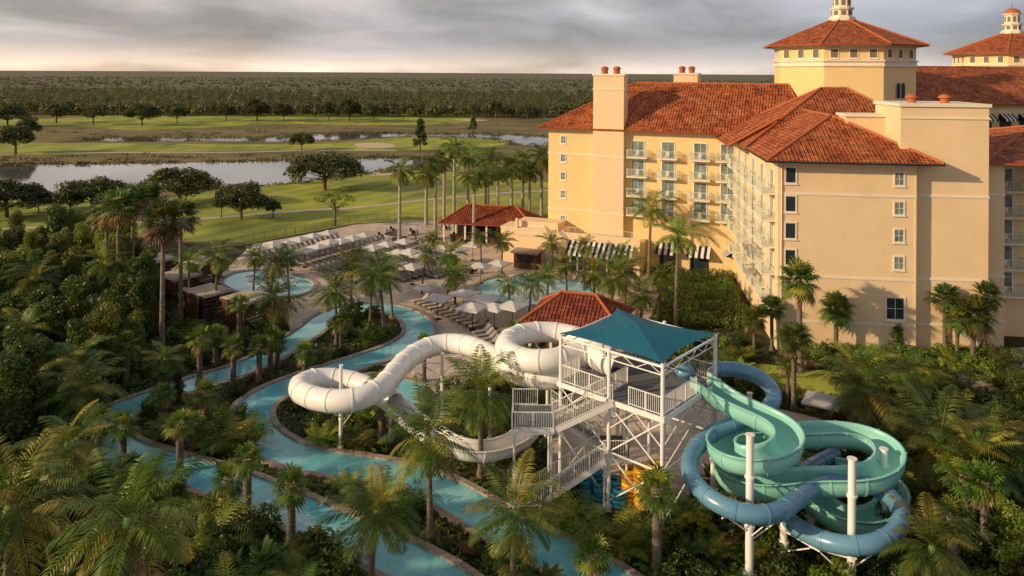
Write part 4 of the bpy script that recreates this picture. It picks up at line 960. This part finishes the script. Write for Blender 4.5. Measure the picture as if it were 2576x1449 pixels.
def landing(x0,x1,y0,y1,z,rails):
    o=MB().box(x0,x1,y0,y1,z-.12,z).build('landing',M['grey'],st,STi)
    MB().box(x0-.08,x1+.08,y0-.08,y0-.0,z-.3,z+.04).box(x0-.08,x1+.08,y1,y1+.08,z-.3,z+.04).box(x0-.08,x0,y0,y1,z-.3,z+.04).build('edge_beam',M['white'],o)
    for r_ in rails: MB().rail([Vector((a,b,z)) for a,b in r_],1.2,1.4,.16,.04,pr=.016).build('railing',M['white'],o)
    for x in(x0+.1,x1-.1):
        for y in(y0+.1,y1-.1): MB().cyl((x,y,0),(x,y,z-.1),.09,n=8).build('post',M['white'],o)
flight((7.0,52.4,7.5),(3.0,52.4,5.6),1.5,11)
landing(.2,2.95,51.6,55.4,5.6,[[(2.95,51.6),(.2,51.6),(.2,55.4),(2.0,55.4)]])
flight((3.0,54.6,5.6),(6.4,54.6,3.4),1.4,12)
landing(6.45,8.2,52.2,55.4,3.4,[[(6.45,52.2),(8.2,52.2),(8.2,55.4)]])
flight((6.4,52.6,3.4),(2.2,52.0,.9),1.5,14)
landing(-.1,2.15,51.2,53.1,.9,[[(2.15,51.2),(-.1,51.2),(-.1,53.1)]])
def ringmesh(m):
    mb=MB(); L=[Vector((.45*math.cos(t),.45*math.sin(t),0)) for t in np.linspace(0,2*math.pi,21)[:-1]]
    mb.sweep(L,circ(.17,10),closed=True); return mb.build('inflatable_ring',M[m])
ry=ringmesh('yellow');rb=ringmesh('bluevinyl')
for k,(px,py) in enumerate([(1585,1268),(1618,1280),(1648,1268)]):
    for i in range(9 if k else 8): tag(dup(ry,TR(S(px,py)+Vector((random.uniform(-.06,.06),random.uniform(-.06,.06),.2+i*.31)),0,.98)),'yellow inflatable tube in a stack','inflatable ring','stacked yellow rings')
for k,(px,py) in enumerate([(1475,1245),(1512,1256),(1548,1260),(1560,1275),(1500,1235)]):
    for i in range(5-(k%2)): tag(dup(rb,TR(S(px,py)+Vector((random.uniform(-.15,.15),random.uniform(-.15,.15),.2+i*.31)),0,.98)),'blue inflatable tube in a pile','inflatable ring','stacked blue rings')
bpy.data.objects.remove(ry);bpy.data.objects.remove(rb)

# ------------------------------------------------------------------ world, sun, camera
sunv=Vector((-.93,-.36,.36)).normalized()
wd=bpy.data.worlds.new('World'); scene.world=wd; wd.use_nodes=True; nt=wd.node_tree; nt.nodes.clear()
N=nt.nodes.new;Lk=nt.links.new
sky=N('ShaderNodeTexSky'); sky.sky_type='NISHITA'; sky.sun_disc=False; sky.sun_elevation=math.asin(sunv.z); sky.sun_rotation=math.atan2(sunv.x,sunv.y)%(2*math.pi)
bg1=N('ShaderNodeBackground'); bg1.inputs['Strength'].default_value=.02; Lk(sky.outputs[0],bg1.inputs[0])
tc=N('ShaderNodeTexCoord'); sp_=N('ShaderNodeSeparateXYZ'); Lk(tc.outputs['Generated'],sp_.inputs[0])
mp=N('ShaderNodeMapping'); mp.inputs['Scale'].default_value=(3.4,3.4,14); mp.inputs['Location'].default_value=(3.1,.4,1.7); Lk(tc.outputs['Generated'],mp.inputs['Vector'])
nz=N('ShaderNodeTexNoise'); nz.inputs['Scale'].default_value=1.4; nz.inputs['Detail'].default_value=8; nz.inputs['Roughness'].default_value=.48; nz.inputs['Distortion'].default_value=.35; Lk(mp.outputs[0],nz.inputs['Vector'])
off=N('ShaderNodeMath'); off.operation='MULTIPLY_ADD'; off.inputs[1].default_value=.045; off.inputs[2].default_value=-.0225; Lk(nz.outputs['Fac'],off.inputs[0])
zz=N('ShaderNodeMath'); zz.operation='ADD'; Lk(sp_.outputs['Z'],zz.inputs[0]); Lk(off.outputs[0],zz.inputs[1])
rp=N('ShaderNodeValToRGB'); Lk(zz.outputs[0],rp.inputs['Fac'])
els=[(0,(.90,.72,.57)),(.008,(.96,.79,.64)),(.02,(.68,.58,.52)),(.038,(.39,.37,.385)),(.07,(.44,.42,.43)),(.11,(.60,.555,.53)),(.3,(.56,.515,.48)),(.6,(.38,.365,.365)),(1,(.32,.315,.33))]
cr_=rp.color_ramp; cr_.elements[0].position=els[0][0];cr_.elements[0].color=(*els[0][1],1);cr_.elements[1].position=1;cr_.elements[1].color=(*els[-1][1],1)
for p_,c_ in els[1:-1]: e=cr_.elements.new(p_); e.color=(*c_,1)
mr=N('ShaderNodeMapRange'); mr.inputs['From Min'].default_value=.34; mr.inputs['From Max'].default_value=.68; mr.inputs['To Min'].default_value=.68; mr.inputs['To Max'].default_value=1.5; Lk(nz.outputs['Fac'],mr.inputs['Value'])
mx=N('ShaderNodeMix'); mx.data_type='RGBA'; mx.blend_type='MULTIPLY'; mx.inputs['Factor'].default_value=1; Lk(rp.outputs['Color'],mx.inputs['A']); Lk(mr.outputs['Result'],mx.inputs['B'])
mr3=N('ShaderNodeMapRange'); mr3.inputs['From Min'].default_value=-.6; mr3.inputs['From Max'].default_value=.6; mr3.inputs['To Min'].default_value=0; mr3.inputs['To Max'].default_value=1; Lk(sp_.outputs['X'],mr3.inputs['Value'])
tint=N('ShaderNodeMix'); tint.data_type='RGBA'; tint.inputs['A'].default_value=(1.28,1.18,1.09,1); tint.inputs['B'].default_value=(.80,.87,1.03,1); Lk(mr3.outputs['Result'],tint.inputs['Factor'])
mx2=N('ShaderNodeMix'); mx2.data_type='RGBA'; mx2.blend_type='MULTIPLY'; mx2.inputs['Factor'].default_value=1; Lk(mx.outputs['Result'],mx2.inputs['A']); Lk(tint.outputs['Result'],mx2.inputs['B'])
bg2=N('ShaderNodeBackground'); bg2.inputs['Strength'].default_value=.8; Lk(mx2.outputs['Result'],bg2.inputs[0])
ad=N('ShaderNodeAddShader'); Lk(bg1.outputs[0],ad.inputs[0]); Lk(bg2.outputs[0],ad.inputs[1]); out=N('ShaderNodeOutputWorld'); Lk(ad.outputs[0],out.inputs['Surface'])
sl_=bpy.data.lights.new('sun','SUN'); sl_.energy=4.5; sl_.angle=R(1.2); sl_.color=(1,.74,.44)
so=bpy.data.objects.new('sun',sl_); coll.objects.link(so); so.rotation_euler=sunv.to_track_quat('Z','Y').to_euler(); so.location=(-200,-100,100)
cam=bpy.data.cameras.new('camera'); co=bpy.data.objects.new('camera',cam); coll.objects.link(co); scene.camera=co
cam.sensor_width=36; cam.lens=F/2576*36; cam.shift_y=-542/2576; cam.clip_end=60000; cam.clip_start=.5
co.location=(0,0,H); co.rotation_euler=(math.pi/2,-ROLL,0)
scene.view_settings.view_transform='Standard'; scene.view_settings.look='None'; scene.view_settings.exposure=0
